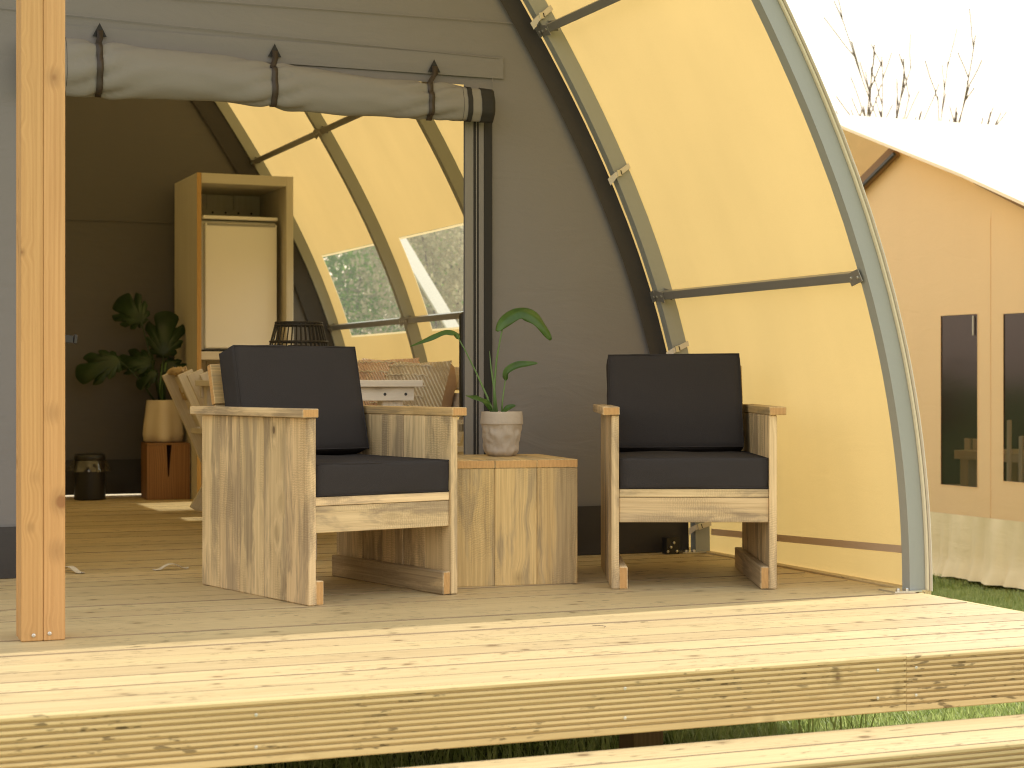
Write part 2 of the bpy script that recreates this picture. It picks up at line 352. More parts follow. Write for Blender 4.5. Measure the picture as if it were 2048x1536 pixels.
# ------------------------------------------------------------------ ground, lawn
GZ = -0.55
vs = []; fs = []
add_o = add('ground', [(-600, -600, GZ), (600, -600, GZ), (600, 900, GZ), (-600, 900, GZ)], [(0, 1, 2, 3)], 'ground'); tag(add_o, kind='structure')
def lawn(name, boxes, label, seed, hmin, hmax):
    rg = random.Random(seed); vs = []; fs = []
    for (x0, x1, y0, y1, n) in boxes:
        for i in range(n):
            x = rg.uniform(x0, x1); y = rg.uniform(y0, y1); h = rg.uniform(hmin, hmax) * (0.7 + 0.6 * noise.noise(Vector((x * 1.5, y * 1.5, 0))) + 0.3)
            a = rg.uniform(0, 6.283); wd = rg.uniform(.0018, .0045); le = rg.uniform(.15, .75) * h
            dx, dy = math.cos(a), math.sin(a); px, py = -dy * wd, dx * wd; k = len(vs)
            vs += [(x - px, y - py, GZ), (x + px, y + py, GZ), (x + dx * le * .35 - px * .8, y + dy * le * .35 - py * .8, GZ + h * .6), (x + dx * le * .35 + px * .8, y + dy * le * .35 + py * .8, GZ + h * .6), (x + dx * le, y + dy * le, GZ + h)]
            fs += [(k, k + 1, k + 3, k + 2), (k + 2, k + 3, k + 4)]
    return tag(add(name, vs, fs, 'grass'), label, 'grass', kind='stuff')
lawn('lawn_grass', [(.4, 3.4, 4.3, 6.5, 14000), (2.9, 5.0, 4.6, 9.5, 75000), (5.0, 7.2, 6.0, 10.5, 55000)], 'green lawn grass around and under the timber deck', 3, .03, .065)
lawn('tall_grass', [(1.0, 3.5, 4.10, 4.5, 170), (.9, 3.3, 4.5, 5.3, 260)], 'taller dark grass blades poking up under the deck edge', 5, .16, .34)

# ------------------------------------------------------------------ deck
DX0, DX1 = -2.2, 3.630
deck = empty('deck', kind='structure')
PITCH = 0.1425; BW = 0.1380
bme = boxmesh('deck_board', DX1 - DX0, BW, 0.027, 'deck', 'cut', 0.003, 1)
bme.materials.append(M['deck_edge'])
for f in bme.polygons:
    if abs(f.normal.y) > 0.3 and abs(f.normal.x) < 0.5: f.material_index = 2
y = 4.029; i = 0
while y < 12.6:
    o = link('deck_board', bme, deck, Matrix.Translation(((DX0 + DX1) / 2 + random.uniform(-.004, .004), y + BW / 2, -0.0135 + random.uniform(-.0018, .0012)))); y += PITCH; i += 1
def grooved(name, x0, x1, yf, ztop, h, parent, mat='fascia', thick=0.026):
    """board standing on edge with milled grooves in its front face"""
    n = 10; pit = (h - 0.006) / n; pr = [(yf + thick, ztop)]; z = ztop; pr.append((yf + .003, ztop)); pr.append((yf, ztop - .003)); z = ztop - .003
    for k in range(n):
        pr += [(yf + .0006, z), (yf, z - pit * .10), (yf, z - pit * .46), (yf + .010, z - pit * .54), (yf + .010, z - pit * .92)] if k < n - 1 else [(yf, z), (yf, ztop - h + .003)]
        z -= pit
    pr += [(yf + .003, ztop - h), (yf + thick, ztop - h)]
    # drop doubles
    q = [pr[0]]
    for p in pr[1:]:
        if abs(p[0] - q[-1][0]) + abs(p[1] - q[-1][1]) > 1e-5: q.append(p)
    c = ((x0 + x1) / 2, yf, ztop - h / 2); L = (x1 - x0) / 2; m = len(q)
    vs = [(-L, a - c[1], b - c[2]) for a, b in q] + [(L, a - c[1], b - c[2]) for a, b in q]
    fs = [(k, (k + 1) % m, m + (k + 1) % m, m + k) for k in range(m)] + [tuple(range(m))[::-1], tuple(range(m, 2 * m))]
    return add(name, vs, fs, mat, parent, mtx=Matrix.Translation(c))
XJ = ony(1813, 1305, 4.0).x
fb = [grooved('fascia_board', DX0, XJ - .0008, 4.0, -.001, .147, deck), grooved('fascia_board', XJ + .0008, DX1 + .026, 4.0, -.0025, .147, deck)]
for x in (XJ - .09, XJ + .03, 1.95, 3.55, 1.02, .35):
    for z in (-.035, -.108):
        p = fb[0] if x < XJ else fb[1]
        o = disc('screw', p, (x - p.location.x, -.0005, z - p.location.z), (0, -1, 0), .0042, .0015, 'steel')
# side trim, joists and posts
plank('side_trim', deck, (DX1 + .004, 4.03, -.145), (DX1 + .028, 12.4, -.003), 'y', 'fascia')
plank('edge_sill', deck, (DX1 + .0285, 5.20, -.145), (3.712, 12.4, .004), 'y', 'deck')
for x in np.arange(-1.8, 3.6, 0.6): plank('joist', deck, (x, 4.03, -.135), (x + .045, 12.4, -.029), 'y', 'brownpost')
for x, yy in ((2.27, 4.6), (2.27, 7.2), (.6, 4.6), (.6, 7.2), (3.2, 8.6)): plank('support_post', deck, (x, yy, GZ - .1), (x + .095, yy + .095, -.137), 'z', 'brownpost')
# step
step = empty('step', kind='structure')
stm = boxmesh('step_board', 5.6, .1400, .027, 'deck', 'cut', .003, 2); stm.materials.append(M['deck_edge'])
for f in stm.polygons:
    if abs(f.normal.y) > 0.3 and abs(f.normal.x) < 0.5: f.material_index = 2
for k in range(2):
    y0 = 3.704 + k * .1465
    link('step_board', stm, step, Matrix.Translation((.85, y0 + .0717, -.1935)))
grooved('step_fascia', DX0, 3.6, 3.676, -.181, .147, step)
for x in np.arange(-1.6, 3.6, 1.3): plank('step_bearer', step, (x, 3.704, -.33), (x + .045, 3.99, -.2085), 'y', 'brownpost')

# ------------------------------------------------------------------ arch profile (X, z, angle of outward normal)
ZP = [0, .105, .383, .66, .935, 1.207, 1.434, 1.65, 1.837, 1.998, 2.32, 2.611]
XP = [3.700, 3.697, 3.676, 3.639, 3.574, 3.487, 3.396, 3.295, 3.200, 3.112, 2.915, 2.722]
PF = np.polyfit(ZP, XP, 4); PD = np.polyder(PF)
zs = list(np.linspace(0, .9, 13)) + [1.02, 1.15, 1.29, 1.42, 1.555] + list(np.linspace(1.66, 2.6, 11))
ARC = [(float(np.polyval(PF, z)), z, math.atan(-float(np.polyval(PD, z)))) for z in zs]
x0_, z0_, a0_ = ARC[-1]; RR = 2.0
for k in range(1, 12):
    a = a0_ + (math.pi / 2 - a0_) * k / 11
    ARC.append((x0_ - RR * (math.cos(a0_) - math.cos(a)), z0_ + RR * (math.sin(a) - math.sin(a0_)), a))
XC = ARC[-1][0]
FULL = ARC + [(2 * XC - x, z, math.pi - a) for x, z, a in ARC[-2::-1]]
def off(p, d): return (p[0] + d * math.cos(p[2]), p[1] + d * math.sin(p[2]))
def sweep(name, parent, o1, o2, y1, y2, mat, arc=FULL, smooth=True, mats=None):
    vs = []; fs = []; mi = []
    for p in arc:
        a = off(p, o1); b = off(p, o2)
        vs += [(a[0], y1, a[1]), (b[0], y1, b[1]), (b[0], y2, b[1]), (a[0], y2, a[1])]
    for i in range(len(arc) - 1):
        for k in range(4):
            k2 = (k + 1) % 4; fs.append((4 * i + k, 4 * i + 4 + k, 4 * i + 4 + k2, 4 * i + k2)); mi.append(0)
    fs += [(0, 1, 2, 3), tuple(4 * (len(arc) - 1) + k for k in (3, 2, 1, 0))]
    o = add(name, vs, fs, mat, parent)
    return o
def strip(name, parent, o1, o2, y, mat, arc=FULL, wav=0.0):
    vs = []; fs = []; n = 4
    for i, p in enumerate(arc):
        for k in range(n):
            a = off(p, o1 + (o2 - o1) * k / (n - 1)); vs.append((a[0], y + wav * math.sin(i * 1.7 + k * 2.1) * (k > 0) * (k < n - 1), a[1]))
    for i in range(len(arc) - 1):
        for k in range(n - 1): fs.append((i * n + k, i * n + k + 1, (i + 1) * n + k + 1, (i + 1) * n + k))
    return add(name, vs, fs, mat, parent, smooth=True)

tent = empty('arched_tent', 'large arched glamping tent with sand canvas roof, steel hoops and grey front wall', 'tent', loc=(XC, 8.4, 0))
TM = tent.matrix_basis.inverted() if False else None
class Rel:      # parts are built in world numbers and shifted under their parent
    pass
def under(o, parent):
    o.parent = parent; o.matrix_parent_inverse = Matrix.Translation(-Vector(parent.location)) if parent.parent is None else o.matrix_parent_inverse; return o
HY = [5.212, 6.752, 8.50, 10.02, 11.56]
for i, hy in enumerate(HY):
    h = sweep('hoop', None, -.074 if hy > 6 else -.068, -.006, hy, hy + .045, 'hoop'); under(h, tent)
# canvas bays
def bay(y0, y1, win=None):
    ys = [y0] + [y0 + (y1 - y0) * k / 8 for k in range(1, 8)] + [y1]
    if win: ys = sorted([q for q in ys if all(abs(q - e) > .07 for e in win[:2])] + list(win[:2]))
    vs = []; fs = []; mi = []; ny = len(ys)
    for p in FULL:
        for yy in ys:
            t_ = (yy - y0) / (y1 - y0); sag = -.010 * math.sin(math.pi * t_) * min(1, p[1] / .5) - .002 * noise.noise(Vector((p[0] * 2, yy * 2, p[1] * 2)))
            a = off(p, sag); vs.append((a[0], yy, a[1]))
    for i in range(len(FULL) - 1):
        if y0 < 6 and FULL[i + 1][0] < .55: continue  # unseen left part of the awning left out to let side light in
        for k in range(ny - 1):
            if win and i < len(ARC):
                zm = (FULL[i][1] + FULL[i + 1][1]) / 2; ym = (ys[k] + ys[k + 1]) / 2
                if win[2] < zm < win[3] and win[0] < ym < win[1]: continue
            fs.append((i * ny + k, i * ny + k + 1, (i + 1) * ny + k + 1, (i + 1) * ny + k)); mi.append(0)
    keep = sorted({q for f in fs for q in f}); ix = {q: n for n, q in enumerate(keep)}
    o = add('canvas_panel', [vs[q] for q in keep], [tuple(ix[q] for q in f) for f in fs], 'yellow', None, None, smooth=True); under(o, tent)
    if win:
        idx = [i for i, p in enumerate(ARC) if win[2] - 1e-3 <= p[1] <= win[3] + 1e-3]; yw = [q for q in ys if win[0] - 1e-3 <= q <= win[1] + 1e-3]
        vs = []; n = len(yw)
        for i in idx:
            for yy in yw:
                t_ = (yy - y0) / (y1 - y0); a = off(FULL[i], -.010 * math.sin(math.pi * t_) * min(1, FULL[i][1] / .5) - .001); vs.append((a[0], yy, a[1]))
        fs = [(i * n + k, i * n + k + 1, (i + 1) * n + k + 1, (i + 1) * n + k) for i in range(len(idx) - 1) for k in range(n - 1)]
        q = add('window_pane', vs, fs, 'pvc', None, smooth=True); under(q, tent)
        # welded border round the pane
        for (ya, yb, za, zb) in ((win[0] + .001, win[1] - .001, win[2] + .001, win[2] + .012), (win[0] + .001, win[1] - .001, win[3] - .012, win[3] - .001), (win[0] + .001, win[0] + .013, win[2] + .012, win[3] - .012), (win[1] - .013, win[1] - .001, win[2] + .012, win[3] - .012)):
            zz = [za, zb] if zb - za < .1 else list(np.linspace(za, zb, 8)); vs = []; fs = []
            yy_ = list(np.linspace(ya, yb, 7)) if yb - ya > .1 else [ya, yb]
            for z in zz:
                xx = float(np.polyval(PF, z)); aa = math.atan(-float(np.polyval(PD, z)))
                for yq in yy_:
                    t_ = (yq - y0) / (y1 - y0); d = -.010 * math.sin(math.pi * t_) - .004; vs.append((xx + d * math.cos(aa), yq, z + d * math.sin(aa)))
            n = len(yy_)
            fs = [(i * n + k, i * n + k + 1, (i + 1) * n + k + 1, (i + 1) * n + k) for i in range(len(zz) - 1) for k in range(n - 1)]
            b = add('weld_border', vs, fs, 'weld', q, smooth=True)
    return o
bay(5.200, 6.775)
bay(6.775, 8.52)
bay(8.52, 10.04, (8.72, 9.80, 1.02, 1.555))
bay(10.04, 11.62, (10.24, 11.36, 1.02, 1.555))
# keder edge at the front hoop
under(sweep('keder_rail', None, -.004, .003, 5.200, 5.222, 'keder'), tent)
under(sweep('canvas_hem', None, .006, .009, 5.188, 5.32, 'webbing'), tent)
# hem stripe on the awning side
vs = []; fs = []
for k in range(13):
    yy = 5.235 + (6.74 - 5.235) * k / 12; zb = .122 + (.073 - .122) * k / 12; t_ = (yy - 5.172) / 1.603
    for z in (zb, zb + .027):
        d = -.010 * math.sin(math.pi * t_) * min(1, z / .5) - .005; vs.append((float(np.polyval(PF, z)) + d, yy, z))
fs = [(2 * k, 2 * k + 1, 2 * k + 3, 2 * k + 2) for k in range(12)]
under(add('hem_stripe', vs, fs, 'stripe'), tent)
# purlins with end brackets
def pur(y0, y1, z, side=1):
    i = min(range(len(ARC)), key=lambda k: abs(ARC[k][1] - z)); x = float(np.polyval(PF, z)); a = math.atan(-float(np.polyval(PD, z)))
    p = (x, z, a); c = off(p, -.060)
    if side < 0: c = (2 * XC - c[0], c[1])
    o = bar('purlin', None, (c[0], y0, c[1]), (c[0], y1, c[1]), .034, .034, 'purlin', side=(math.sin(a) * -side, 0, math.cos(a))); under(o, tent)
    L = y1 - y0
    for s in (-1, 1):
        br = link('bracket', boxmesh('bracket', .075, .046, .004, 'purlin', bev=.001), o, Matrix.Translation((s * (L / 2 - .012), 0, (.0195)*(1))) @ Matrix.Rotation(s * R(12), 4, 'Z'))
        br2 = link('bracket', boxmesh('bracket', .075, .046, .004, 'purlin', bev=.001), o, Matrix.Translation((s * (L / 2 - .012), 0, (-.0195))) @ Matrix.Rotation(s * R(12), 4, 'Z'))
        for dx in (-.02, .02):
            for zz, nz in ((.0215, 1), (-.0215, -1)):
                disc('bolt', o, (s * (L / 2 - .012) + dx, 0, zz), (0, 0, nz), .006, .004, 'steel', 8)
for (a, b) in zip(HY[:-1], HY[1:]):
    for z in (1.105, 2.2):
        for sd in (1, -1): pur(a + .045, b, z, sd)
# ------------------------------------------------------------------ front and back walls
def wallsheet(name, Y, inset, door, mat, amp=.004):
    zl = sorted(set([round(z, 3) for z in np.linspace(0.0, 3.0, 25)] + ([door[2]] if door else [])))
    bx = [off(p, inset) for p in ARC]; bz = [q[1] for q in bx]; bxx = [q[0] for q in bx]
    zmax = bz[-1] - .002; zl = [z for z in zl if z < zmax] + [zmax]
    vs = []; fs = []; cols = None
    def xr(z): return float(np.interp(z, bz, bxx))
    for z in zl:
        r_ = xr(z); l_ = 2 * XC - r_
        brk = [l_] + ([min(max(door[0], l_ + 1e-3), r_ - 2e-3), min(max(door[1], l_ + 2e-3), r_ - 1e-3)] if door else []) + [r_]
        xs = []
        for a, b in zip(brk[:-1], brk[1:]): xs += [a + (b - a) * k / 10 for k in range(10)]
        xs.append(r_); cols = len(xs)
        for x in xs: vs.append((x, Y + amp * noise.noise(Vector((x * 1.6, z * .8, 3.1))) + amp * .4 * noise.noise(Vector((x * 6, z * 2, 1))), z))
    for i in range(len(zl) - 1):
        for k in range(cols - 1):
            if door and zl[i + 1] <= door[2] + 1e-3 and 10 <= k < 20: continue
            fs.append((i * cols + k, i * cols + k + 1, (i + 1) * cols + k + 1, (i + 1) * cols + k))
    return add(name, vs, fs, mat, None, smooth=True)
DOOR = (.90, 2.605, 1.93)
fw = under(wallsheet('front_wall', 6.835, -.10, DOOR, 'grey', .009), tent)
def flatstrip(name, parent, x0, x1, z0, z1, Y, mat, t=.003, nz=1):
    return plank(name, parent, (x0, Y - t, z0), (x1, Y, z1), 'x' if (x1 - x0) > (z1 - z0) else 'z', mat, bev=.0006)
def sub(o, parent): o.parent = parent; return o
sub(strip('edge_trim', None, -.155, -.075, 6.812, 'dark', wav=.004), fw)
flatstrip('lintel_band', fw, .93, 2.775, 1.962, 2.05, 6.8245, 'grey', .0016)
flatstrip('jamb_flap', fw, 2.603, 2.64, .0, 1.86, 6.818, 'greyroll')
flatstrip('zip', fw, 2.641, 2.662, .0, 1.86, 6.816, 'black')
flatstrip('zip_teeth', fw, 2.650, 2.6525, .0, 1.86, 6.8125, 'purlin', .001)
flatstrip('jamb_flap', fw, 2.663, 2.685, .0, 1.86, 6.818, 'grey')
flatstrip('hook_tape', fw, 2.686, 2.722, .0, 1.86, 6.817, 'black')
flatstrip('seam', fw, 2.724, 2.727, 1.86, 1.962, 6.822, 'grey', .002)
for zz, xa in ((2.165, 2.80), (2.195, 2.80)): pass
# sloping seam high on the wall
a = ony(400, 0, 6.82); b = ony(1020, 46, 6.82); dr = (b - a)
bar('seam', fw, a - dr * .8, b + dr * .03, .004, .0014, 'grey', side=(0, 0, 1), bev=.0005)
a = ony(118, 28, 6.82); b = ony(1000, 117, 6.82); dr = (b - a)
bar('seam', fw, a - dr * .5, b, .003, .0016, 'grey', side=(0, 0, 1), bev=.0005)
def skirt(parent, x0, x1, Y, z0, z1, name='ground_skirt', amp=.008, mat='dark'):
    n = max(6, int((x1 - x0) * 40)); vs = []; fs = []; m = 7
    for i in range(n + 1):
        x = x0 + (x1 - x0) * i / n
        for k in range(m):
            z = z0 + (z1 - z0) * k / (m - 1); vs.append((x, Y - amp * (1 - (k / (m - 1)) ** 2) * (1 + noise.noise(Vector((x * 5, z * 9, Y)))) , z))
    for i in range(n):
        for k in range(m - 1): fs.append((i * m + k, (i + 1) * m + k, (i + 1) * m + k + 1, i * m + k + 1))
    return add(name, vs, fs, mat, parent, smooth=True)
skirt(fw, 2.735, 3.58, 6.815, .002, .205); skirt(fw, -1.6, .895, 6.815, .002, .19)
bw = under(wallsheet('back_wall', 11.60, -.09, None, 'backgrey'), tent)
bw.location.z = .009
sub(strip('edge_trim', None, -.20, -.07, 11.575, 'dark', wav=.006), bw)
skirt(bw, -1.5, 3.5, 11.585, .0, .22, amp=.012)
flatstrip('seam', bw, -1.2, 3.0, 1.74, 1.745, 11.592, 'backgrey', .003)
# tie straps on the second hoop
def tie(px, py):
    z = ony(px, py, 6.74).z; x = float(np.polyval(PF, z)); a = math.atan(-float(np.polyval(PD, z))); p = (x, z, a)
    q = [off(p, d) for d in (-.002, -.04, -.078, -.098)]
    ys = [6.744, 6.742, 6.743, 6.765]; vs = []; up = (-math.sin(a), math.cos(a)); hw = .011
    pts = [(q[0][0], ys[0], q[0][1] + .010), (q[1][0], ys[1], q[1][1] + .002), (q[2][0], ys[2], q[2][1] - .004), (q[3][0], ys[3], q[3][1] - .022)]
    for i, c in enumerate(pts):
        h = hw * (1 if i < 3 else 1.35)
        for s in (-1, 1):
            for d in (0, -.0018): vs.append((c[0] + s * up[0] * h, c[1] + d, c[2] + s * up[1] * h))
    fs = []
    for i in range(3):
        b = 4 * i
        for (m, n) in ((0, 1), (1, 3), (3, 2), (2, 0)): fs.append((b + m, b + 4 + m, b + 4 + n, b + n))
    fs += [(0, 1, 3, 2), (12, 14, 15, 13)]
    o = under(add('webbing_tie', vs, fs, 'webbing'), tent)
    mid = Vector(pts[1]).lerp(Vector(pts[2]), .5)
    bk = bar('buckle', o, mid + Vector((-.010, -.003, -.0025)), mid + Vector((.010, -.003, .0025)), .026, .005, 'steel', side=(up[0], 0, up[1]), bev=.001)
    bar('buckle_slot', o, mid + Vector((.006, -.006, .0015)), mid + Vector((.0095, -.006, .0025)), .018, .002, 'black', side=(up[0], 0, up[1]), bev=.0)
for px, py in ((1022, 10), (1218, 332), (1335, 690), (1385, 1052)): tie(px, py)
# foot plates
for hy in HY[:2]:
    o = under(add('foot_plate', [(3.55, hy - .03, .001), (3.66, hy - .03, .001), (3.66, hy + .07, .001), (3.55, hy + .07, .001), (3.55, hy - .03, .006), (3.66, hy - .03, .006), (3.66, hy + .07, .006), (3.55, hy + .07, .006)], [(4, 5, 6, 7), (0, 1, 5, 4), (1, 2, 6, 5), (2, 3, 7, 6), (3, 0, 4, 7)], 'steel'), tent)
    for dx in (3.57, 3.605): disc('bolt', o, (dx, hy - .018, .006), (0, 0, 1), .008, .009, 'steel', 6)
o = under(add('base_hinge', *(lambda v: (v, [(0, 1, 3, 2), (4, 6, 7, 5), (0, 4, 5, 1), (2, 3, 7, 6), (1, 5, 7, 3), (0, 2, 6, 4)]))([(x, y_, z) for x in (3.47, 3.53) for y_ in (6.72, 6.76) for z in (.0, .07)]), 'blackp'), tent)
for k in range(4): disc('bolt', o, (3.475 + .014 * k, 6.719, .012 + .018 * (k % 3)), (0, -1, 0), .006, .006, 'steel', 8)

# rolled-up door
ra = ony(118, 128, 6.745); rb = ony(982, 214, 6.745)
RL, RE = .104, .062
straps = [ony(200, 130, 6.70).x, ony(551, 150, 6.70).x, ony(866, 190, 6.70).x]
NU, NA = 150, 40; vs = []; fs = []
def rollpt(u, an, dr=0.0):
    x = ra.x - .12 + (rb.x - ra.x + .12) * u; t_ = (x - ra.x) / (rb.x - ra.x)
    r_ = RL + (RE - RL) * max(0, t_) ** 1.1; pin = 0
    for s in straps:
        d = abs(x - s); pin += math.exp(-(d / .035) ** 2); 
    w_ = 0
    for s in straps:
        d = abs(x - s); w_ += math.exp(-(d / .13) ** 2) * (abs(math.sin(an * 3.5 + 3 * s + (x - s) * 16)) ** .6 - .6) * .024
    lump = .014 * noise.noise(Vector((x * 2.2, math.cos(an) * 1.1, math.sin(an) * 1.1))) + .006 * noise.noise(Vector((x * 6, math.cos(an) * 2.2, math.sin(an) * 2.2 + 5)))
    rr = r_ * (1 - .13 * min(1, pin)) + lump + w_ + dr
    zc = ra.z + (rb.z - ra.z) * t_ + .004 * math.sin(x * 5)
    return Vector((x, 6.755 + rr * math.cos(an) * .60, zc + rr * math.sin(an)))
for i in range(NU + 1):
    for k in range(NA): vs.append(rollpt(i / NU, 2 * math.pi * k / NA))
for i in range(NU):
    for k in range(NA): k2 = (k + 1) % NA; fs.append((i * NA + k, (i + 1) * NA + k, (i + 1) * NA + k2, i * NA + k2))
fs.append(tuple(range(NA))); fs.append(tuple(NU * NA + k for k in range(NA))[::-1])
roll = under(add('rolled_door', vs, fs, 'greyroll', smooth=True), tent)
def band(name, u0, u1, dr, mat, n=4):
    vs = []; fs = []
    for i in range(n + 1):
        for k in range(NA): vs.append(rollpt(u0 + (u1 - u0) * i / n, 2 * math.pi * k / NA, dr))
    for i in range(n):
        for k in range(NA): k2 = (k + 1) % NA; fs.append((i * NA + k, (i + 1) * NA + k, (i + 1) * NA + k2, i * NA + k2))
    if u1 >= 1:
        fs.append(tuple(n * NA + k for k in range(NA))[::-1])
    return sub(add(name, vs, fs, mat, None, smooth=True), roll)
def uat(px): x = ony(px, 200, 6.69).x; return (x - ra.x + .12) / (rb.x - ra.x + .12)
band('zip_band', uat(941), uat(951), .003, 'black'); band('hook_band', uat(969), 1.004, .003, 'black')
band('stitch_line', uat(932.5), uat(933.3), .001, 'dark', 1)
band('edge_band', uat(112), uat(121), .003, 'black'); band('edge_band', uat(122.5), uat(124.5), .002, 'black', 1); band('stitch_line', uat(134), uat(135), .001, 'dark', 1)
# leather straps over the roll with triangular anchors
for si, (tx, ty) in enumerate(((199, 62), (549, 103), (868, 134))):
    xs = straps[si]; tp = ony(tx, ty, 6.815)
    h = .030
    v = [(tp.x - .026, 6.815, tp.z - h * .7), (tp.x + .026, 6.815, tp.z - h * .7), (tp.x, 6.815, tp.z + h * 1.0)]; v += [(a, 6.811, c) for a, b, c in v]
    tr = sub(add('anchor_patch', v, [(3, 4, 5), (0, 1, 4, 3), (1, 2, 5, 4), (2, 0, 3, 5)], 'black'), roll)
    disc('rivet', roll, (tp.x, 6.811, tp.z - .004), (0, -1, 0), .0055, .004, 'steel', 10)
    pts = [Vector((tp.x, 6.809, tp.z + .002)), Vector((tp.x, 6.803, tp.z - .03))]
    for an in np.linspace(R(110), R(268), 16):
        u = (xs - ra.x + .12) / (rb.x - ra.x + .12); pts.append(rollpt(u, an, .004))
    vs = []; fs = []
    for i, p in enumerate(pts):
        for dx in (-.0115, .0115): vs.append((p.x + dx, p.y - .001, p.z))
    fs = [(2 * i, 2 * i + 1, 2 * i + 3, 2 * i + 2) for i in range(len(pts) - 1)]
    st_ = sub(add('leather_strap', vs, fs, 'leather', None, smooth=True), roll); sm = st_.modifiers.new('thickness', 'SOLIDIFY'); sm.thickness = .003

# ------------------------------------------------------------------ timber post by the entrance
pc = onz(42, 1284)
post = empty('timber_post', 'thick laminated pine post standing at the left front of the deck', 'post', loc=(pc.x, pc.y, 0))
PW = .121; HT = 3.2
for k in range(2): plank('lamella', post, (k * (PW / 2) + .0005, 0, 0), ((k + 1) * PW / 2 - .0005, .062, HT), 'z', 'post', bev=.002)
for k, (a, b) in enumerate(((.0632, .083), (.0838, .104), (.1048, .125))): plank('lamella', post, (.002 + .002 * (k % 2), a, 0), (PW - .002, b, HT), 'z', 'post', bev=.002)
for px, py in ((67, 1271), (99, 1267)):
    q = ony(px, py, pc.y); disc('screw', post, (q.x - pc.x, -.0003, q.z), (0, -1, 0), .0055, .003, 'steel')
q = ony(125, 677, pc.y + .15)
bar('latch', post, (PW - .003, .117, q.z), (PW + .040, .117, q.z - .004), .022, .012, 'blackp', side=(0, 0, 1)); bar('latch_pin', post, (PW + .040, .117, q.z - .002), (PW + .050, .117, q.z - .003), .026, .016, 'blackp', side=(0, 0, 1))

# ------------------------------------------------------------------ armchairs
def armchair(label, loc, rz, seed, backmtx, backsize):
    rg = random.Random(seed)
    c = empty('armchair', label, 'armchair', 'armchairs on the deck', loc=loc, rz=rz)
    W = .578; T = .027; D = .775; AH = .606
    for side in (0, 1):
        ys = [0]; n = 5
        for k in range(n): ys.append(ys[-1] + D / n + rg.uniform(-.022, .022) if k < n - 1 else D)
        for k in range(n):
            x0 = 0 if side == 0 else W - T; dx = rg.uniform(-.0012, .0012)
            plank('side_plank', c, (x0 + dx, ys[k] + .0009, .0), (x0 + T + dx, ys[k + 1] - .0009, AH), 'z', 'old', bev=.003)
        xa = -.030 if side == 0 else W - T - .002
        plank('armrest', c, (xa, -.012, AH + .0005), (xa + T + .032, D + .035, AH + .0295), 'y', 'old' if side == 0 else 'oldwarm', 'cut', bev=.0025)
        xs = T + .0005 if side == 0 else W - T - .0305
        plank('skid', c, (xs, .004, .0), (xs + .030, D - .02, .078), 'y', 'old', 'cut', bev=.003)
    plank('front_rail', c, (T + .001, .012, .232), (W - T - .001, .040, .3185), 'x', 'old', bev=.002)
    plank('rear_rail', c, (T + .001, D - .16, .232), (W - T - .001, D - .132, .3185), 'x', 'old', bev=.002)
    for k in range(5): plank('seat_plank', c, (T + .001, .010 + k * .147, .320), (W - T - .001, .010 + k * .147 + .142, .348), 'x', 'old', bev=.002)
    # backrest: leaning horizontal boards
    tl = R(15); ex = Vector((1, 0, 0)); up = Vector((0, math.sin(tl), math.cos(tl)))
    for k in range(3):
        cc = Vector((W / 2, .664, .35)) + up * (.075 + k * .150)
        link('back_plank', boxmesh('back_plank', W - 2 * T - .004, .146, .027, 'oldwarm', 'cut', .002), c, frame(cc, ex, up))
    sc_ = softbox('seat_cushion', c, W - 2 * T - .004, .64, .108, 'cushion', Matrix.Translation((W / 2, .328, .3495 + .054)), rad=.008, puff=.004, seed=seed)
    bc = softbox('back_cushion', c, *backsize, 'cushion', backmtx, rad=.009, puff=.006, seed=seed + 3)
    hx, hy_, hz = (v / 2 - .003 for v in backsize)
    for yy in (-hy_, hy_): tube('piping', bc, [(-hx, yy, -hz), (hx, yy, -hz), (hx, yy, hz), (-hx, yy, hz), (-hx, yy, -hz)], .0032, 'cushion', 6)
    hx = (W - 2 * T - .004) / 2 - .003; hz = .054 - .003; hy_ = .32 - .003
    for zz in (-hz, hz): tube('piping', sc_, [(-hx, -hy_, zz), (hx, -hy_, zz), (hx, hy_, zz), (-hx, hy_, zz), (-hx, -hy_, zz)], .0032, 'cushion', 6)
    return c
def backm(cx, cy, cz, tilt, yaw=0.0, roll=0.0):
    return Matrix.Translation((cx, cy, cz)) @ Matrix.Rotation(yaw, 4, 'Z') @ Matrix.Rotation(roll, 4, 'Y') @ Matrix.Rotation(-tilt, 4, 'X')
a = onz(618, 1212.5); b = onz(1222.5, 1178.5)
armchair('armchair seen from its left side, in front of the open tent doorway', (a.x, a.y, 0), R(13.4), 11, backm(.285, .610, .652, R(15)), (.50, .115, .385))
armchair('armchair facing straight out beside the yellow lit awning wall', (b.x, b.y, 0), R(-22.6), 23, backm(.272, .612, .636, R(17), 0, R(-.6)), (.505, .115, .372))

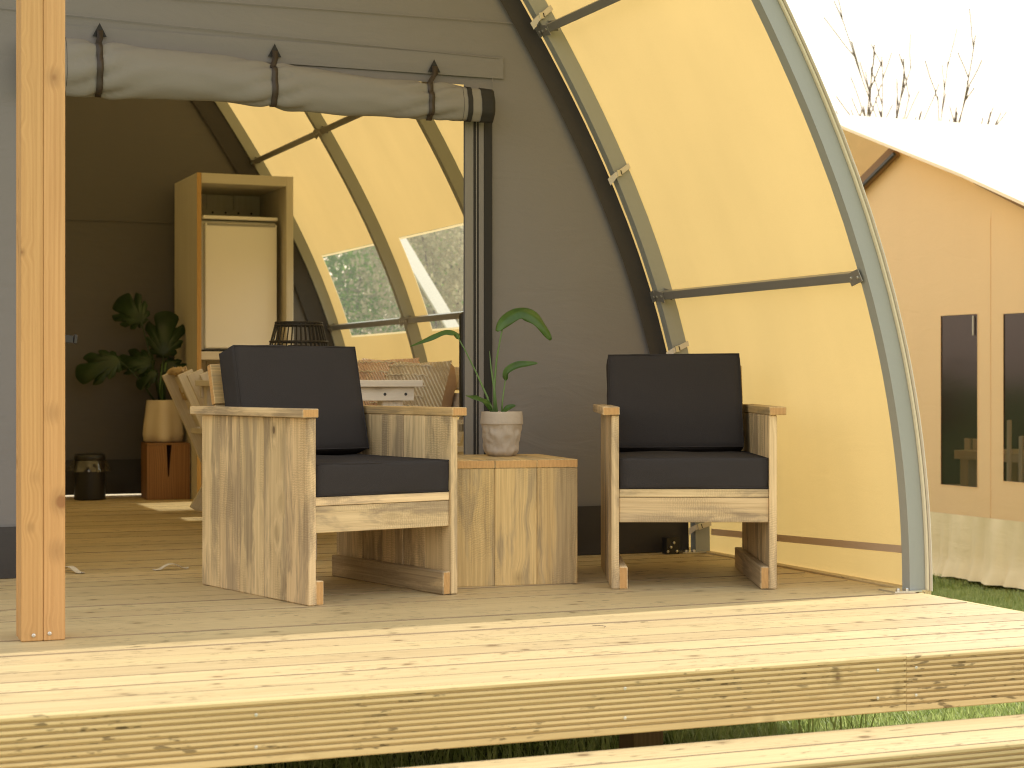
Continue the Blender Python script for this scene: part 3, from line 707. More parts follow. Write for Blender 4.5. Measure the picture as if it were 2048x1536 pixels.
# ------------------------------------------------------------------ side table
p = onz(1155.5, 1166.5)
rzb = R(-7.0); BWd = .452; BD = .50; BH = .445
ex = Vector((math.cos(rzb), math.sin(rzb), 0)); org = Vector(p) - ex * BWd
tb = empty('side_table', 'cube side table of weathered planks between the two armchairs', 'table', loc=org, rz=rzb)
xs = [0, .1445, .300, BWd]
for k in range(3):
    plank('front_plank', tb, (xs[k] + .0005, 0, 0), (xs[k + 1] - .0005, .027, BH - .0295), 'z', 'oldwarm', bev=.0018)
    plank('top_plank', tb, (xs[k] + .0005, -.002, BH - .029), (xs[k + 1] - .0005, BD, BH), 'y', 'oldwarm', 'cut', bev=.002)
    plank('rear_plank', tb, (xs[k] + .0005, BD - .027, 0), (xs[k + 1] - .0005, BD - .001, BH - .0295), 'z', 'oldwarm', bev=.0018)
for k in range(3):
    y0 = .0275 + k * .1482
    plank('side_plank', tb, (.001, y0 + .0004, 0), (.027, y0 + .1478, BH - .0295), 'z', 'old', bev=.0018); plank('side_plank', tb, (BWd - .027, y0 + .0004, 0), (BWd - .001, y0 + .1478, BH - .0295), 'z', 'old', bev=.0018)

# ------------------------------------------------------------------ potted plant on the table
pb = at(1003.5, 912, 6.73); pb.z = BH
pl = empty('potted_plant', 'green strelitzia plant in a crumpled paper bag pot on the side table', 'plant', loc=pb)
def wob(a, z):
    v = Vector((math.cos(a) * 1.5, math.sin(a) * 1.5, z * 13)); k = max(0, min(1, (.122 - z) / .02))
    cre = -abs(noise.noise(v)) * .010 + noise.noise(v * 3.1) * .002 - abs(noise.noise(v * 1.9 + Vector((4, 1, 2)))) * .008 - abs(noise.noise(v * 4 + Vector((1, 7, 2)))) * .003
    return k * (cre + .003)
prof = [(.001, .0), (.045, .001), (.056, .004), (.064, .014)] + [(.067 + .0095 * i / 20, .014 + .106 * i / 20) for i in range(1, 21)]
lathe('pot', pl, prof, 'pot', 96, wob=wob)
lathe('pot_cuff', pl, [(.0765, .118), (.0795, .119), (.080, .122)] + [(.080 - .0006 * i, .122 + .0085 * i) for i in range(1, 6)] + [(.0765, .1665), (.073, .165), (.070, .14)], 'pot', 96, wob=lambda a, z: .0013 * noise.noise(Vector((math.cos(a) * 3, math.sin(a) * 3, z * 20))))
lathe('soil', pl, [(.001, .146), (.072, .146)], 'soil', 32)
def pp(x, y, dd=0.0): return at(x, y, 6.73 + dd) - Vector(pb)
def leafblade(parent, pts, wid, nrm, mat, name='leaf', fold=.35, nl=18, wave=0.0, tipw=None):
    """blade along a curved midrib; nrm = up direction of the blade"""
    pts = [Vector(p) for p in pts]; P_ = []
    for i in range(nl + 1):          # Catmull-Rom through the given points
        t_ = i / nl * (len(pts) - 1); k = min(int(t_), len(pts) - 2); f = t_ - k
        p0, p1, p2, p3 = pts[max(k - 1, 0)], pts[k], pts[k + 1], pts[min(k + 2, len(pts) - 1)]
        P_.append(.5 * ((2 * p1) + (-p0 + p2) * f + (2 * p0 - 5 * p1 + 4 * p2 - p3) * f * f + (-p0 + 3 * p1 - 3 * p2 + p3) * f ** 3))
    vs = []; fs = []; m = 9
    for i, p in enumerate(P_):
        t_ = i / nl; tg = (P_[min(i + 1, nl)] - P_[max(i - 1, 0)]).normalized(); n_ = Vector(nrm); sd = tg.cross(n_).normalized(); up = sd.cross(tg)
        w_ = wid * (math.sin(math.pi * min(1, t_ * .94 + .03)) ** .75) * (1 - .25 * t_)
        for k in range(m):
            s = (k - (m - 1) / 2) / ((m - 1) / 2)
            vs.append(p + sd * (w_ * s * math.cos(fold * abs(s))) + up * (w_ * abs(s) * math.sin(fold) + wave * math.sin(t_ * 17 + s * 2) * abs(s) ** 2))
    for i in range(nl):
        for k in range(m - 1): fs.append((i * m + k, i * m + k + 1, (i + 1) * m + k + 1, (i + 1) * m + k))
    o = add(name, vs, fs, mat, parent, smooth=True); md = o.modifiers.new('thickness', 'SOLIDIFY'); md.thickness = .0012; return o
leafblade(pl, [pp(993, 662, -.02), pp(1010, 640, -.01), pp(1040, 622, .0), pp(1068, 632, .01), pp(1088, 655, .02), pp(1102, 680, .03)], .038, -VD * .75 + Vector((0, 0, .65)) + VR * .1, 'leaf', wave=.004, fold=-.35)
leafblade(pl, [pp(917, 678, .0), pp(912, 664, .0), pp(890, 660, -.01), pp(858, 674, -.03), pp(820, 692, -.05)], .026, -VD * .45 + Vector((0, 0, .9)), 'leaf', fold=-.5, wave=.002)
leafblade(pl, [pp(1011, 760, .0), pp(1016, 745, -.01), pp(1035, 735, -.02), pp(1055, 731, -.03), pp(1075, 727, -.04)], .026, -VD * .75 + Vector((0, 0, .7)), 'leaf', fold=.7)
leafblade(pl, [pp(982, 820, -.02), pp(976, 805, -.03), pp(958, 795, -.05), pp(932, 791, -.07)], .022, -VD * .6 + Vector((0, 0, .8)), 'leaf', fold=-.3, wave=.002)
leafblade(pl, [pp(1006, 824, -.01), pp(1016, 817, -.02), pp(1031, 811, -.03)], .017, -VD * .7 + Vector((0, 0, .7)), 'leaf', fold=.3)
for pts, r_ in (([pp(990, 832), pp(988, 780), pp(993, 720), pp(1000, 680, -.01), pp(1008, 645, -.01)], [.0055, .0045, .0038, .0032, .0022]),
                ([pp(984, 832), pp(975, 795), pp(950, 740), pp(930, 700), pp(916, 675)], [.0050, .0042, .003, .0026, .002]),
                ([pp(1003, 832), pp(1005, 800), pp(1011, 758)], [.004, .003, .0022]),
                ([pp(994, 832), pp(988, 775), pp(982, 735), pp(979, 702, -.01)], [.006, .0045, .003, .0008]),
                ([pp(988, 832, -.01), pp(984, 815, -.02), pp(980, 808, -.03)], [.0035, .003, .002]),
                ([pp(1000, 832, -.01), pp(1008, 822, -.01)], [.003, .002])):
    tube('stem', pl, pts, r_, 'stem', 8)

tw = onz(1206, 1254); twg = empty('twig', 'tiny curved dry twig lying on the sunlit front boards', 'twig', loc=tw)
tube('stalk', twg, [(-.02, .03, .002), (.0, .012, .003), (.004, -.01, .003), (-.006, -.022, .002)], [.0009, .0011, .001, .0006], 'bark', 5)
# ------------------------------------------------------------------ webbing loops on the threshold
for i, ((xa, ya), (xb, yb), (xm, ym), lab) in enumerate((((308, 1141), (376, 1137), (342, 1134), 'white webbing loop lying on the threshold left of the near armchair'), ((112, 1142), (165, 1147), (132, 1138), 'white webbing loop lying on the threshold close behind the timber post'))):
    A = onz(xa, ya); B = onz(xb, yb); vs = []; pts = []
    base = (A + B) / 2; o = empty('webbing_loop', lab, 'strap', loc=base)
    for k in range(13):
        t_ = k / 12; p_ = A.lerp(B, t_) - base; p_.z = .004 + .020 * max(0, math.sin(math.pi * (t_ * 1.3 - .15))) ** 1.5; pts.append(p_)
    sd = (B - A).normalized().cross(Vector((0, 0, 1))) * .013
    for p_ in pts: vs += [p_ - sd, p_ + sd, p_ + sd - Vector((0, 0, .0025)), p_ - sd - Vector((0, 0, .0025))]
    fs = [(4 * k + m, 4 * k + 4 + m, 4 * k + 4 + (m + 1) % 4, 4 * k + (m + 1) % 4) for k in range(12) for m in range(4)] + [(0, 1, 2, 3), (48, 51, 50, 49)]
    add('strap', vs, fs, 'webbing', o, smooth=False)
    disc('rivet', o, pts[0] + Vector((0, 0, 0)), (0, 0, 1), .006, .003, 'steel', 8); disc('rivet', o, pts[-1], (0, 0, 1), .006, .003, 'steel', 8)

# ================================================================== inside the tent
# cabinet with fridge
cb = empty('fridge_cabinet', 'tall pale plywood cabinet housing the fridge at the back of the tent', 'cabinet', loc=(2.405, 10.87, 0))
CW, CDp, CHt = .605, .66, 2.0
plank('side_panel', cb, (0, .002, 0), (.027, CDp, CHt), 'z', 'cabinet'); plank('side_panel', cb, (CW - .045, .002, 0), (CW, CDp, CHt), 'z', 'cabinet')
plank('edge_strip', cb, (-.001, -.003, 0), (.026, .0015, CHt), 'z', 'cut', bev=.001)
plank('top_panel', cb, (.0275, .0, CHt - .062), (CW - .0455, CDp, CHt - .001), 'x', 'cabinet')
plank('shelf', cb, (.0275, .01, .860), (CW - .0455, CDp - .02, .910), 'x', 'white_wood')
for k in range(3): plank('back_plank', cb, (.0275 + k * .178, CDp - .016, .0), (.0275 + (k + 1) * .178 - .003, CDp - .002, CHt - .063), 'z', 'white_wood')
rail_ = plank('hook_rail', cb, (.04, CDp - .034, 1.80), (CW - .07, CDp - .0165, 1.84), 'x', 'white_wood')
for k in range(6): disc('screw', cb, (.07 + k * .085, CDp - .034, 1.82), (0, -1, 0), .007, .004, 'blackp', 8)
fr = empty('fridge', 'white under-counter fridge standing on the cabinet shelf', 'fridge', loc=(2.462, 10.96, .911))
link('body', boxmesh('body', .47, .50, .80, 'white', None, .008, 2), fr, Matrix.Translation((.235, .30, .412)))
link('door', boxmesh('door', .455, .045, .775, 'white', None, .008, 2), fr, Matrix.Translation((.24, .022, .408)))
link('worktop', boxmesh('worktop', .475, .55, .022, 'white', None, .006, 2), fr, Matrix.Translation((.236, .275, .829)))
link('handle_recess', boxmesh('handle_recess', .43, .010, .014, 'purlin', None, .001), fr, Matrix.Translation((.24, .0, .785)))
plank('plinth', fr, (.02, .03, .0), (.45, .5, .012), 'x', 'blackp')
# butterfly stool and monstera
sp = onz(283, 996); stl = empty('block_stool', 'reddish wooden block stool with a V notch under the cream pot', 'stool', loc=(onz(294, 1000).x, onz(294, 1000).y, 0), rz=R(-3))
SW, SH = .262, .335
vs = []; prf = [(0, 0), (SW, 0), (SW, SH), (SW * .575, SH), (SW * .51, SH * .42), (SW * .485, SH * .42), (SW * .455, SH), (0, SH)]
n = len(prf); vs = [(x, 0, z) for x, z in prf] + [(x, .26, z) for x, z in prf]
# local X must run along the grain (vertical)
mt = frame((0, 0, 0), (0, 0, 1), (1, 0, 0)); inv = mt.inverted(); vs = [inv @ Vector(v) for v in vs]
add('block', vs, [(0, 1, 2, 3, 4, 5, 6, 7), tuple(range(n, 2 * n))[::-1]] + [(k, n + k, n + (k + 1) % n, (k + 1) % n) for k in range(n)], 'teak', stl, mtx=mt)
plank('stool_top', stl, (.0, .0, SH + .0005), (SW, .26, SH + .012), 'x', 'teak')
mp = empty('monstera_plant', 'dark monstera plant in a tall cream pot standing on the block stool', 'plant', loc=(onz(294, 1000).x + .125, onz(294, 1000).y + .13, SH + .0125))
def pw(a, z): return .016 * math.cos(4 * a + .6) * (1 - .6 * z / .28) + .005 * math.sin(2 * a + z * 9)
lathe('pot', mp, [(.001, 0), (.085, 0), (.104, .012), (.110, .05), (.104, .12), (.094, .20), (.090, .262), (.085, .264), (.082, .23)], 'creampot', 64, wob=pw)
lathe('soil', mp, [(.001, .232), (.083, .232)], 'soil', 24)
def mleaf(cx, cy, dd, size, ang, tiltn, stem0):
    """lobed monstera leaf: heart shaped blade cut into fingers, facing the room"""
    c = at(cx, cy, 11.2 + dd) - Vector(mp.location); n_ = (-VD + Vector((0, 0, tiltn)) + VR * .2 * math.sin(cx)).normalized()
    ax = (VR * math.cos(ang) + Vector((0, 0, math.sin(ang)))); ax = (ax - n_ * ax.dot(n_)).normalized(); sd = n_.cross(ax)
    vs = [c - ax * size * .35]; fs = []; N = 84
    for i in range(N + 1):
        a = -math.pi + 2 * math.pi * i / N
        r_ = size * (.62 + .38 * math.cos(a) ** 1 * (1 if abs(a) < 1.5 else .35)) * (.92 if abs(a) > 2.8 else 1)
        lob = abs(math.sin(a * 5.0)); cut = 1 - .55 * (1 - lob) ** 3 * (1 if .35 < abs(a) < 2.7 else 0)
        q = ax * (math.cos(a) * r_ * cut) + sd * (math.sin(a) * r_ * .82 * cut)
        bend = n_ * (-.35 * (math.cos(a) * r_) ** 2 / size - .12 * abs(math.sin(a)) * r_)
        vs.append(c + q + bend)
    fs = [(0, i + 1, i + 2) for i in range(N)]
    o = add('leaf', vs, fs, 'monstera', mp, smooth=True); md = o.modifiers.new('thickness', 'SOLIDIFY'); md.thickness = .002
    b0 = at(*stem0, 11.2) - Vector(mp.location); b0.z = .22
    tube('stem', mp, [b0, b0.lerp(vs[0], .5) + Vector((0, 0, .03)), vs[0]], [.007, .006, .004], 'monstera', 6)
mleaf(268, 628, -.1, .20, R(135), .35, (322, 800)); mleaf(328, 685, .0, .215, R(85), .15, (328, 800)); mleaf(215, 725, -.15, .20, R(205), .55, (318, 800)); mleaf(285, 722, -.05, .17, R(175), .6, (320, 800)); mleaf(342, 735, .0, .15, R(-40), .4, (330, 800)); mleaf(300, 750, -.1, .11, R(215), .5, (320, 800))
for dx in (0, 6): tube('stem', mp, [at(318 + dx, 815, 11.2) - Vector(mp.location), at(320 + dx, 770, 11.2) - Vector(mp.location), at(326 + dx, 725, 11.2) - Vector(mp.location)], [.009, .008, .006], 'stem', 6)
# waste bin
bp = onz(185, 1001); bn = empty('waste_bin', 'small black pedal bin with a clear liner hanging over its rim', 'bin', loc=(bp.x, bp.y + .1, 0))
lathe('body', bn, [(.001, 0), (.093, 0), (.095, .01), (.092, .24)], 'blackp', 32); lathe('lid', bn, [(.092, .242), (.095, .245), (.094, .272), (.08, .282), (.001, .285)], 'blackp', 32)
def lw(a, z): return .022 * (1 + noise.noise(Vector((math.cos(a) * 2.5, math.sin(a) * 2.5, z * 30)))) * (.25 - z) / .07
lathe('liner', bn, [(.097, .242), (.100, .225), (.103, .205), (.106, .188), (.104, .176)], 'bag', 64, wob=lw)
# dining table
dt = empty('dining_table', 'whitewashed dining table just inside the tent doorway', 'table', loc=(1.93, 7.02, 0))
for k in range(4): plank('top_plank', dt, (k * .1395, 0, .702), (k * .1395 + .138, 1.75, .73), 'y', 'white_wood')
plank('end_plank', dt, (.0, -.029, .702), (.555, -.001, .7305), 'x', 'white_wood')
ap = plank('apron', dt, (.02, .0, .645), (.527, .027, .7015), 'x', 'white_wood'); plank('apron', dt, (.02, 1.70, .645), (.537, 1.727, .7015), 'x', 'white_wood')
for x in (.40, .49): disc('screw', dt, (x, -.0002, .672), (0, -1, 0), .0065, .002, 'blackp', 8)
for x in (.03, .40):
    for y_ in (.03, 1.62): plank('leg', dt, (x, y_, 0), (x + .09, y_ + .07, .7015), 'z', 'white_wood')
# lantern on the table
lp = empty('rattan_lantern', 'black rattan slatted lantern standing on the dining table', 'lantern', loc=(2.235, 7.98, .731))
R0, R1, LH = .150, .105, .262
for k in range(36):
    a0, = (2 * math.pi * k / 36,); tube('slat', lp, [(R0 * math.cos(a0), R0 * math.sin(a0), .008), (.142 * math.cos(a0), .142 * math.sin(a0), .12), (R1 * math.cos(a0), R1 * math.sin(a0), LH)], .0032, 'rattan', 5)
for z, r_ in ((.008, .150), (.175, .131), (LH, .106), (LH - .012, .108)):
    tube('ring', lp, [(r_ * math.cos(t_), r_ * math.sin(t_), z) for t_ in np.linspace(0, 2 * math.pi, 33)], .005, 'rattan', 5)
lathe('candle_glass', lp, [(.001, .0), (.05, .0), (.05, .16), (.046, .16)], 'rattan', 20)
# X-leg dining chairs
def xchair(label, loc, rz, z=1.0):
    c = empty('dining_chair', label, 'chair', 'dining chairs', loc=loc, rz=rz)
    for y_ in (0, .40):
        bar('back_leg', c, (-.02, y_, .775), (.33, y_, .0), .085, .028, 'white_wood', side=(1, 0, .45))
        bar('front_leg', c, (.40, y_ + .030, .44), (.14, y_ + .030, .0), .085, .028, 'white_wood', side=(1, 0, -.8))
    for k in range(4): plank('seat_plank', c, (.10 + k * .095, -.02, .44), (.10 + k * .095 + .09, .46, .465), 'y', 'white_wood')
    for k in range(3):
        t_ = .06 + k * .105; bx_ = -.02 + .35 * t_ / .85 + .03; z_ = .775 - .775 * t_ / .85
        bar('back_slat', c, (bx_, -.02, z_ - .01), (bx_, .46, z_ - .01), .095, .020, 'white_wood', 'cut', side=(-.41, 0, .91))
    return c
c1 = xchair('whitewashed X-leg dining chair next to the block stool, draped with a sheepskin', (2.075, 9.60, 0), 0)
c2 = xchair('whitewashed X-leg dining chair standing nearest behind the left armchair', (2.045, 8.92, 0), R(-3))
sk = empty('sheepskin', 'tan sheepskin throw hanging over the back of a dining chair', 'throw', loc=(2.08, 9.85, .775))
vs = []; fs = []; nx, ny = 16, 14
for i in range(nx + 1):
    for k in range(ny + 1):
        t_ = i / nx; s_ = k / ny - .5; an = math.pi * t_
        prof_ = (-.035 * math.cos(an) + (.06 * (t_ - .5) if t_ > .5 else 0), .018 * math.sin(an) + .012 + (-.16 * (t_ - .5) * 2 if t_ > .5 else -.02 * (.5 - t_) * 2))
        nn = noise.noise(Vector((t_ * 5, s_ * 9, 0))); vs.append((prof_[0] + .012 * nn, s_ * .34 * (1 + .12 * noise.noise(Vector((t_ * 4, 1, s_)))), prof_[1] + .010 * nn))
fs = [(i * (ny + 1) + k, (i + 1) * (ny + 1) + k, (i + 1) * (ny + 1) + k + 1, i * (ny + 1) + k + 1) for i in range(nx) for k in range(ny)]
o = add('fleece', vs, fs, 'fur', sk, smooth=True); md = o.modifiers.new('thickness', 'SOLIDIFY'); md.thickness = .02
# bench with cushions along the right wall
bs = empty('bench', 'whitewashed plank bench with leaning backrest along the inner right wall', 'bench', loc=(2.62, 7.75, 0))
for k in range(3): plank('seat_plank', bs, (k * .115, 0, .40), (k * .115 + .112, 2.2, .428), 'y', 'white_wood')
for y_ in (.05, 1.05, 2.1):
    plank('leg', bs, (.02, y_, 0), (.09, y_ + .06, .399), 'z', 'white_wood'); plank('leg', bs, (.26, y_, 0), (.33, y_ + .06, .399), 'z', 'white_wood')
    bar('back_post', bs, (.33, y_ + .03, .36), (.47, y_ + .03, .80), .075, .06, 'white_wood', side=(1, 0, -.3))
for k in range(3):
    t_ = .30 + k * .28; bar('back_slat', bs, (.33 + .14 * t_ - .052, .0, .36 + .44 * t_), (.33 + .14 * t_ - .052, 2.2, .36 + .44 * t_), .11, .024, 'white_wood', side=(.3, 0, .95))
def pillow(label, c, sx, sz, th, rz, tilt, mat, front=None):
    p_ = empty('pillow', label, 'pillow', 'pillows on the bench', loc=c, rz=rz)
    vs = []; fs = []; n = 20
    for sgn in (1, -1):
        for i in range(n + 1):
            for k in range(n + 1):
                u, v = i / n * 2 - 1, k / n * 2 - 1; h = th * ((1 - u ** 4) * (1 - v ** 4)) ** .5; pin = 1 - .06 * (1 - abs(u)) * 0 - .08 * (abs(u) * (1 - abs(v)) + abs(v) * (1 - abs(u)))
                vs.append((u * sx / 2 * pin, sgn * h * (1 + .12 * noise.noise(Vector((u * 3, v * 3, sgn)))), v * sz / 2 * pin))
    N = (n + 1) ** 2
    for s in (0, 1):
        for i in range(n):
            for k in range(n): f = (s * N + i * (n + 1) + k, s * N + (i + 1) * (n + 1) + k, s * N + (i + 1) * (n + 1) + k + 1, s * N + i * (n + 1) + k + 1); fs.append(f if s else f[::-1])
    mi = [0] * (n * n) + [1] * (n * n)
    mx_ = Matrix.Translation((0, 0, sz / 2)) @ Matrix.Rotation(tilt, 4, 'X')
    add('pillow_cover', vs, fs, [mat, front or mat], p_, mi, True, mx_)
    # rows of knotted wool
    for r_ in range(7):
        pts = []
        for k in range(15):
            u = -.8 + 1.6 * k / 14; v = -.75 + r_ * .25; h = th * ((1 - u ** 4) * (1 - v ** 4)) ** .5; pts.append(mx_ @ Vector((u * sx / 2, -h - .001 - .002 * (k % 2), v * sz / 2 + .006 * (k % 2))))
        tube('wool_row', p_, pts, .0035, 'woolly', 5)
    return p_
pillow('beige patterned pillow at the near end of the bench', (2.82, 8.02, .429), .40, .40, .12, R(-70), R(-14), 'brownpil', 'beigepil')
pillow('pale pink woolly pillow in the middle of the row', (2.81, 8.50, .429), .42, .42, .13, R(-66), R(-14), 'pinkpil', 'pinkpil')
pillow('beige pillow half hidden behind the pink one', (2.83, 8.98, .429), .42, .40, .13, R(-70), R(-14), 'beigepil')
# black upright panel on a metal stand, seen past the door jamb
bk = empty('black_panel', 'black rounded upright panel on a metal stand just inside the door jamb', 'panel', loc=(2.79, 7.35, 0), rz=R(-4))
link('panel', boxmesh('panel', .34, .05, .46, 'blackp', None, .018, 3), bk, Matrix.Translation((.17, .025, .80))); link('panel_inset', boxmesh('panel_inset', .27, .008, .30, 'blackp', None, .004, 2), bk, Matrix.Translation((.185, -.002, .84)))
plank('stand_rail', bk, (.0, .0, .505), (.34, .04, .540), 'x', 'steel'); plank('stand_leg', bk, (.12, .005, 0), (.15, .035, .5045), 'z', 'steel'); plank('stand_leg', bk, (.30, .005, 0), (.33, .035, .5045), 'z', 'steel')
tube('cable', bk, [(.03, -.002, .575), (.05, -.006, .555), (.04, -.004, .541)], .003, 'blackp', 5); tube('cable', bk, [(.07, -.002, .575), (.055, -.006, .56), (.075, -.004, .541)], .003, 'blackp', 5)
plank('stand_post', bk, (.16, .01, .5405), (.19, .035, .575), 'z', 'blackp')

# ================================================================== neighbouring tent
NX = 6.86; VX = 6.65
nb = empty('neighbour_tent', 'peach canvas ridge tent with bright white roof standing right of the deck', 'tent', loc=(NX, 9.3, GZ))
verge = [onx(*p_, VX) for p_ in ((1632, 226), (1690, 254), (1790, 294.5), (1920, 346.5), (2048, 405), (2190, 476))]
rd = verge[0]; ridge = [(v.y, v.z) for v in verge]; full = [(2 * rd.y - y_, z) for y_, z in ridge[:0:-1]] + ridge
vs = []; L_ = 6.0; n = len(full)
for x in (VX, VX + L_):
    for dz in (0, -.02): vs += [(x, y_, z + dz) for y_, z in full]
fs = []
for k in range(n - 1): fs += [(k, k + 1, 2 * n + k + 1, 2 * n + k), (n + k, 3 * n + k, 3 * n + k + 1, n + k + 1), (k, n + k, n + k + 1, k + 1), (2 * n + k, 2 * n + k + 1, 3 * n + k + 1, 3 * n + k)]
fs += [(0, 2 * n, 3 * n, n), (n - 1, 2 * n - 1, 4 * n - 1, 3 * n - 1)]
under(add('roof', vs, fs, 'roofw', None), nb)
wt = [onx(*p_, NX) for p_ in ((1600, 500), (1700, 388), (1790, 301), (1920, 354), (1990, 381), (2048, 416), (2190, 500))]
wy = [q.y for q in wt][::-1]; wz = [q.z for q in wt][::-1]
def ztop(y_): return float(np.interp(y_, wy, wz))
W1 = (onx(1955, 975, NX), onx(1882, 632, NX)); W2 = (onx(2080, 985, NX), onx(2007, 628, NX))
wy2 = (W2[0].y, W2[1].y); wins = [(W1[0].y, W1[1].y, W1[0].z, W1[1].z), (wy2[0], wy2[1], W2[0].z + .05, W2[1].z)]
cols = sorted(set([wy[0]] + [round(v, 4) for v in np.linspace(wy[0], wy[-1], 30)] + [e for w_ in wins for e in w_[:2]] + wy))
vs = []; fs = []; VZ = onx(1950, 1033, NX).z; VB = onx(1950, 1160, NX).z
for k in range(len(cols) - 1):
    y0, y1 = cols[k], cols[k + 1]; ym = (y0 + y1) / 2; segs = [(VZ, None)]
    for w_ in wins:
        if w_[0] - 1e-4 <= ym <= w_[1] + 1e-4: segs = [(VZ, w_[2]), (w_[3], None)]
    for (za, zb) in segs:
        b = len(vs); vs += [(NX, y0, za), (NX, y1, za), (NX, y1, ztop(y1) if zb is None else zb), (NX, y0, ztop(y0) if zb is None else zb)]; fs.append((b, b + 3, b + 2, b + 1))
ws = under(add('gable_wall', vs, fs, 'peach', None), nb)
for w_ in wins:
    o = add('window_pane', [(NX + .004, w_[0], w_[2]), (NX + .004, w_[1], w_[2]), (NX + .004, w_[1], w_[3]), (NX + .004, w_[0], w_[3])], [(0, 3, 2, 1)], 'mesh', None); under(o, nb)
    for (ya, yb, za, zb) in ((w_[0] - .006, w_[1] + .006, w_[2] - .006, w_[2] - .001), (w_[0] - .006, w_[1] + .006, w_[3] + .001, w_[3] + .006), (w_[0] - .006, w_[0] - .001, w_[2], w_[3]), (w_[1] + .001, w_[1] + .006, w_[2], w_[3])):
        sub(plank('window_hem', None, (NX - .0025, ya, za), (NX - .001, yb, zb), 'y', 'peach', bev=.0), o)
    sub(plank('cord', None, (NX - .008, w_[0] + .035, w_[3] - .13), (NX - .002, w_[0] + .043, w_[3] - .01), 'z', 'webbing', bev=.001), o)
sub(plank('seam', None, (NX - .003, (W1[0].y + wy2[1]) / 2 - .004, VZ), (NX - .001, (W1[0].y + wy2[1]) / 2, 1.72), 'z', 'peach', bev=.0005), ws)
# valance with folds
ny = 160; nz = 10; vs = []; fs = []
for i in range(ny + 1):
    y_ = wy[0] + (wy[-1] - wy[0]) * i / ny
    for k in range(nz + 1):
        t_ = k / nz; fold = .055 * (t_ ** .6) * (noise.noise(Vector((y_ * 8, t_ * .5, 2))) + .5 * noise.noise(Vector((y_ * 17, t_ * .9, 7)))) + (.03 * max(0, t_ - .72) * 3.5 * (1 + noise.noise(Vector((y_ * 9, 3, t_ * 3)))))
        vs.append((NX - .003 - .02 * t_ - fold, y_, VZ + (VB - VZ) * t_ + .012 * t_ * noise.noise(Vector((y_ * 5, 0, 9)))))
for i in range(ny):
    for k in range(nz): fs.append((i * (nz + 1) + k, i * (nz + 1) + k + 1, (i + 1) * (nz + 1) + k + 1, (i + 1) * (nz + 1) + k))
under(add('valance', vs, fs, 'valance', None, smooth=True), nb)
# gable beam and hardware
A = onx(1792, 300, NX - .03); B = onx(1690, 402, NX - .03)
under(bar('gable_beam', None, A, B, .085, .05, 'brownpost', side=(0, 1, 1), bev=.01), nb)
under(bar('beam_edge', None, A + Vector((-.03, -.028, -.028)), B + Vector((-.03, -.028, -.028)), .022, .02, 'blackp', side=(0, 1, 1)), nb)
for px, py in ((1782, 301), (1946, 356)):
    q = onx(px, py, NX - .04); under(disc('eye_bolt', None, q + Vector((.03, 0, 0)), (-1, 0, 0), .02, .03, 'blackp', 8), nb)
A = onx(1950, 362, NX - .02); B = onx(2200, 488, NX - .02); under(bar('verge_shadow_strip', None, A, B, .03, .02, 'brownpost', side=(0, 0, 1)), nb)  # dark strip drawn in for the shaded gap between verge and wall
# remaining walls close the tent
yb_, zb_ = wy[0], ztop(wy[0]); yf_ = 2 * rd.y - yb_
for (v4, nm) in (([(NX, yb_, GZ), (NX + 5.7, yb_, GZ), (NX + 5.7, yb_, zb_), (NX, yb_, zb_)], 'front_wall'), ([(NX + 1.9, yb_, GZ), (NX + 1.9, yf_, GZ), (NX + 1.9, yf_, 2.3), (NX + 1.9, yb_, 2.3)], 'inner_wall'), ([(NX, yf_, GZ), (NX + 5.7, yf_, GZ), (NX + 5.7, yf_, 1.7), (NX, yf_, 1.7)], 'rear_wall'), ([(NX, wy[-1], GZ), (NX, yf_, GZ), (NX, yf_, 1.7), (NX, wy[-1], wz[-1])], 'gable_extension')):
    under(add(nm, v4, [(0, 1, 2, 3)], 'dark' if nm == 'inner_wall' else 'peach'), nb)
under(add('floor', [(NX, yb_, GZ + .05), (NX + 1.9, yb_, GZ + .05), (NX + 1.9, yf_, GZ + .05), (NX, yf_, GZ + .05)], [(0, 1, 2, 3)], 'brownpost'), nb)
# furniture glimpsed through its windows
q = onx(1908, 900, 7.5); q2 = onx(2060, 900, 7.5); tz = q.z
t2 = empty('trestle_table', 'pale plank table seen through the neighbouring tent window', 'table', loc=(7.5, q2.y - .3, GZ + .05)); yl = q.y - q2.y + .3; tzz = tz - GZ - .05
plank('table_top', t2, (0, 0, tzz - .06), (.55, yl, tzz), 'y', 'white_wood'); 
for y_ in (yl - .13, .1): plank('leg', t2, (.02, y_, 0), (.09, y_ + .09, tzz - .061), 'z', 'white_wood'); plank('leg', t2, (.44, y_, 0), (.51, y_ + .09, tzz - .061), 'z', 'white_wood')
q = onx(1945, 878, 8.3); ch = empty('slatted_chair', 'pale chair back behind the neighbouring tent table', 'chair', loc=(8.35, q.y - .25, GZ + .05))
for k in range(4): plank('back_slat', ch, (.0, .05 + .1 * k, .45), (.02, .12 + .1 * k, q.z - GZ - .05), 'z', 'white_wood')
plank('seat', ch, (-.35, .0, .42), (.03, .46, .449), 'y', 'white_wood')
for x in (-.33, -.01):
    for y_ in (.02, .4): plank('leg', ch, (x, y_, 0), (x + .035, y_ + .035, .419), 'z', 'white_wood')
q = onx(2025, 930, 7.2); fc = empty('folded_chair', 'white folding chair leaning inside the neighbouring tent window', 'chair', loc=(7.2, q.y, GZ + .05))
for k, (dx, dy) in enumerate(((0, .10), (.03, .02), (.0, -.10), (.05, -.2))): bar('frame_bar', fc, (dx, dy - .06, .0), (dx + .10, dy + .06, .98 - .1 * (k % 2)), .03, .018, 'white_wood', side=(0, 1, 0))
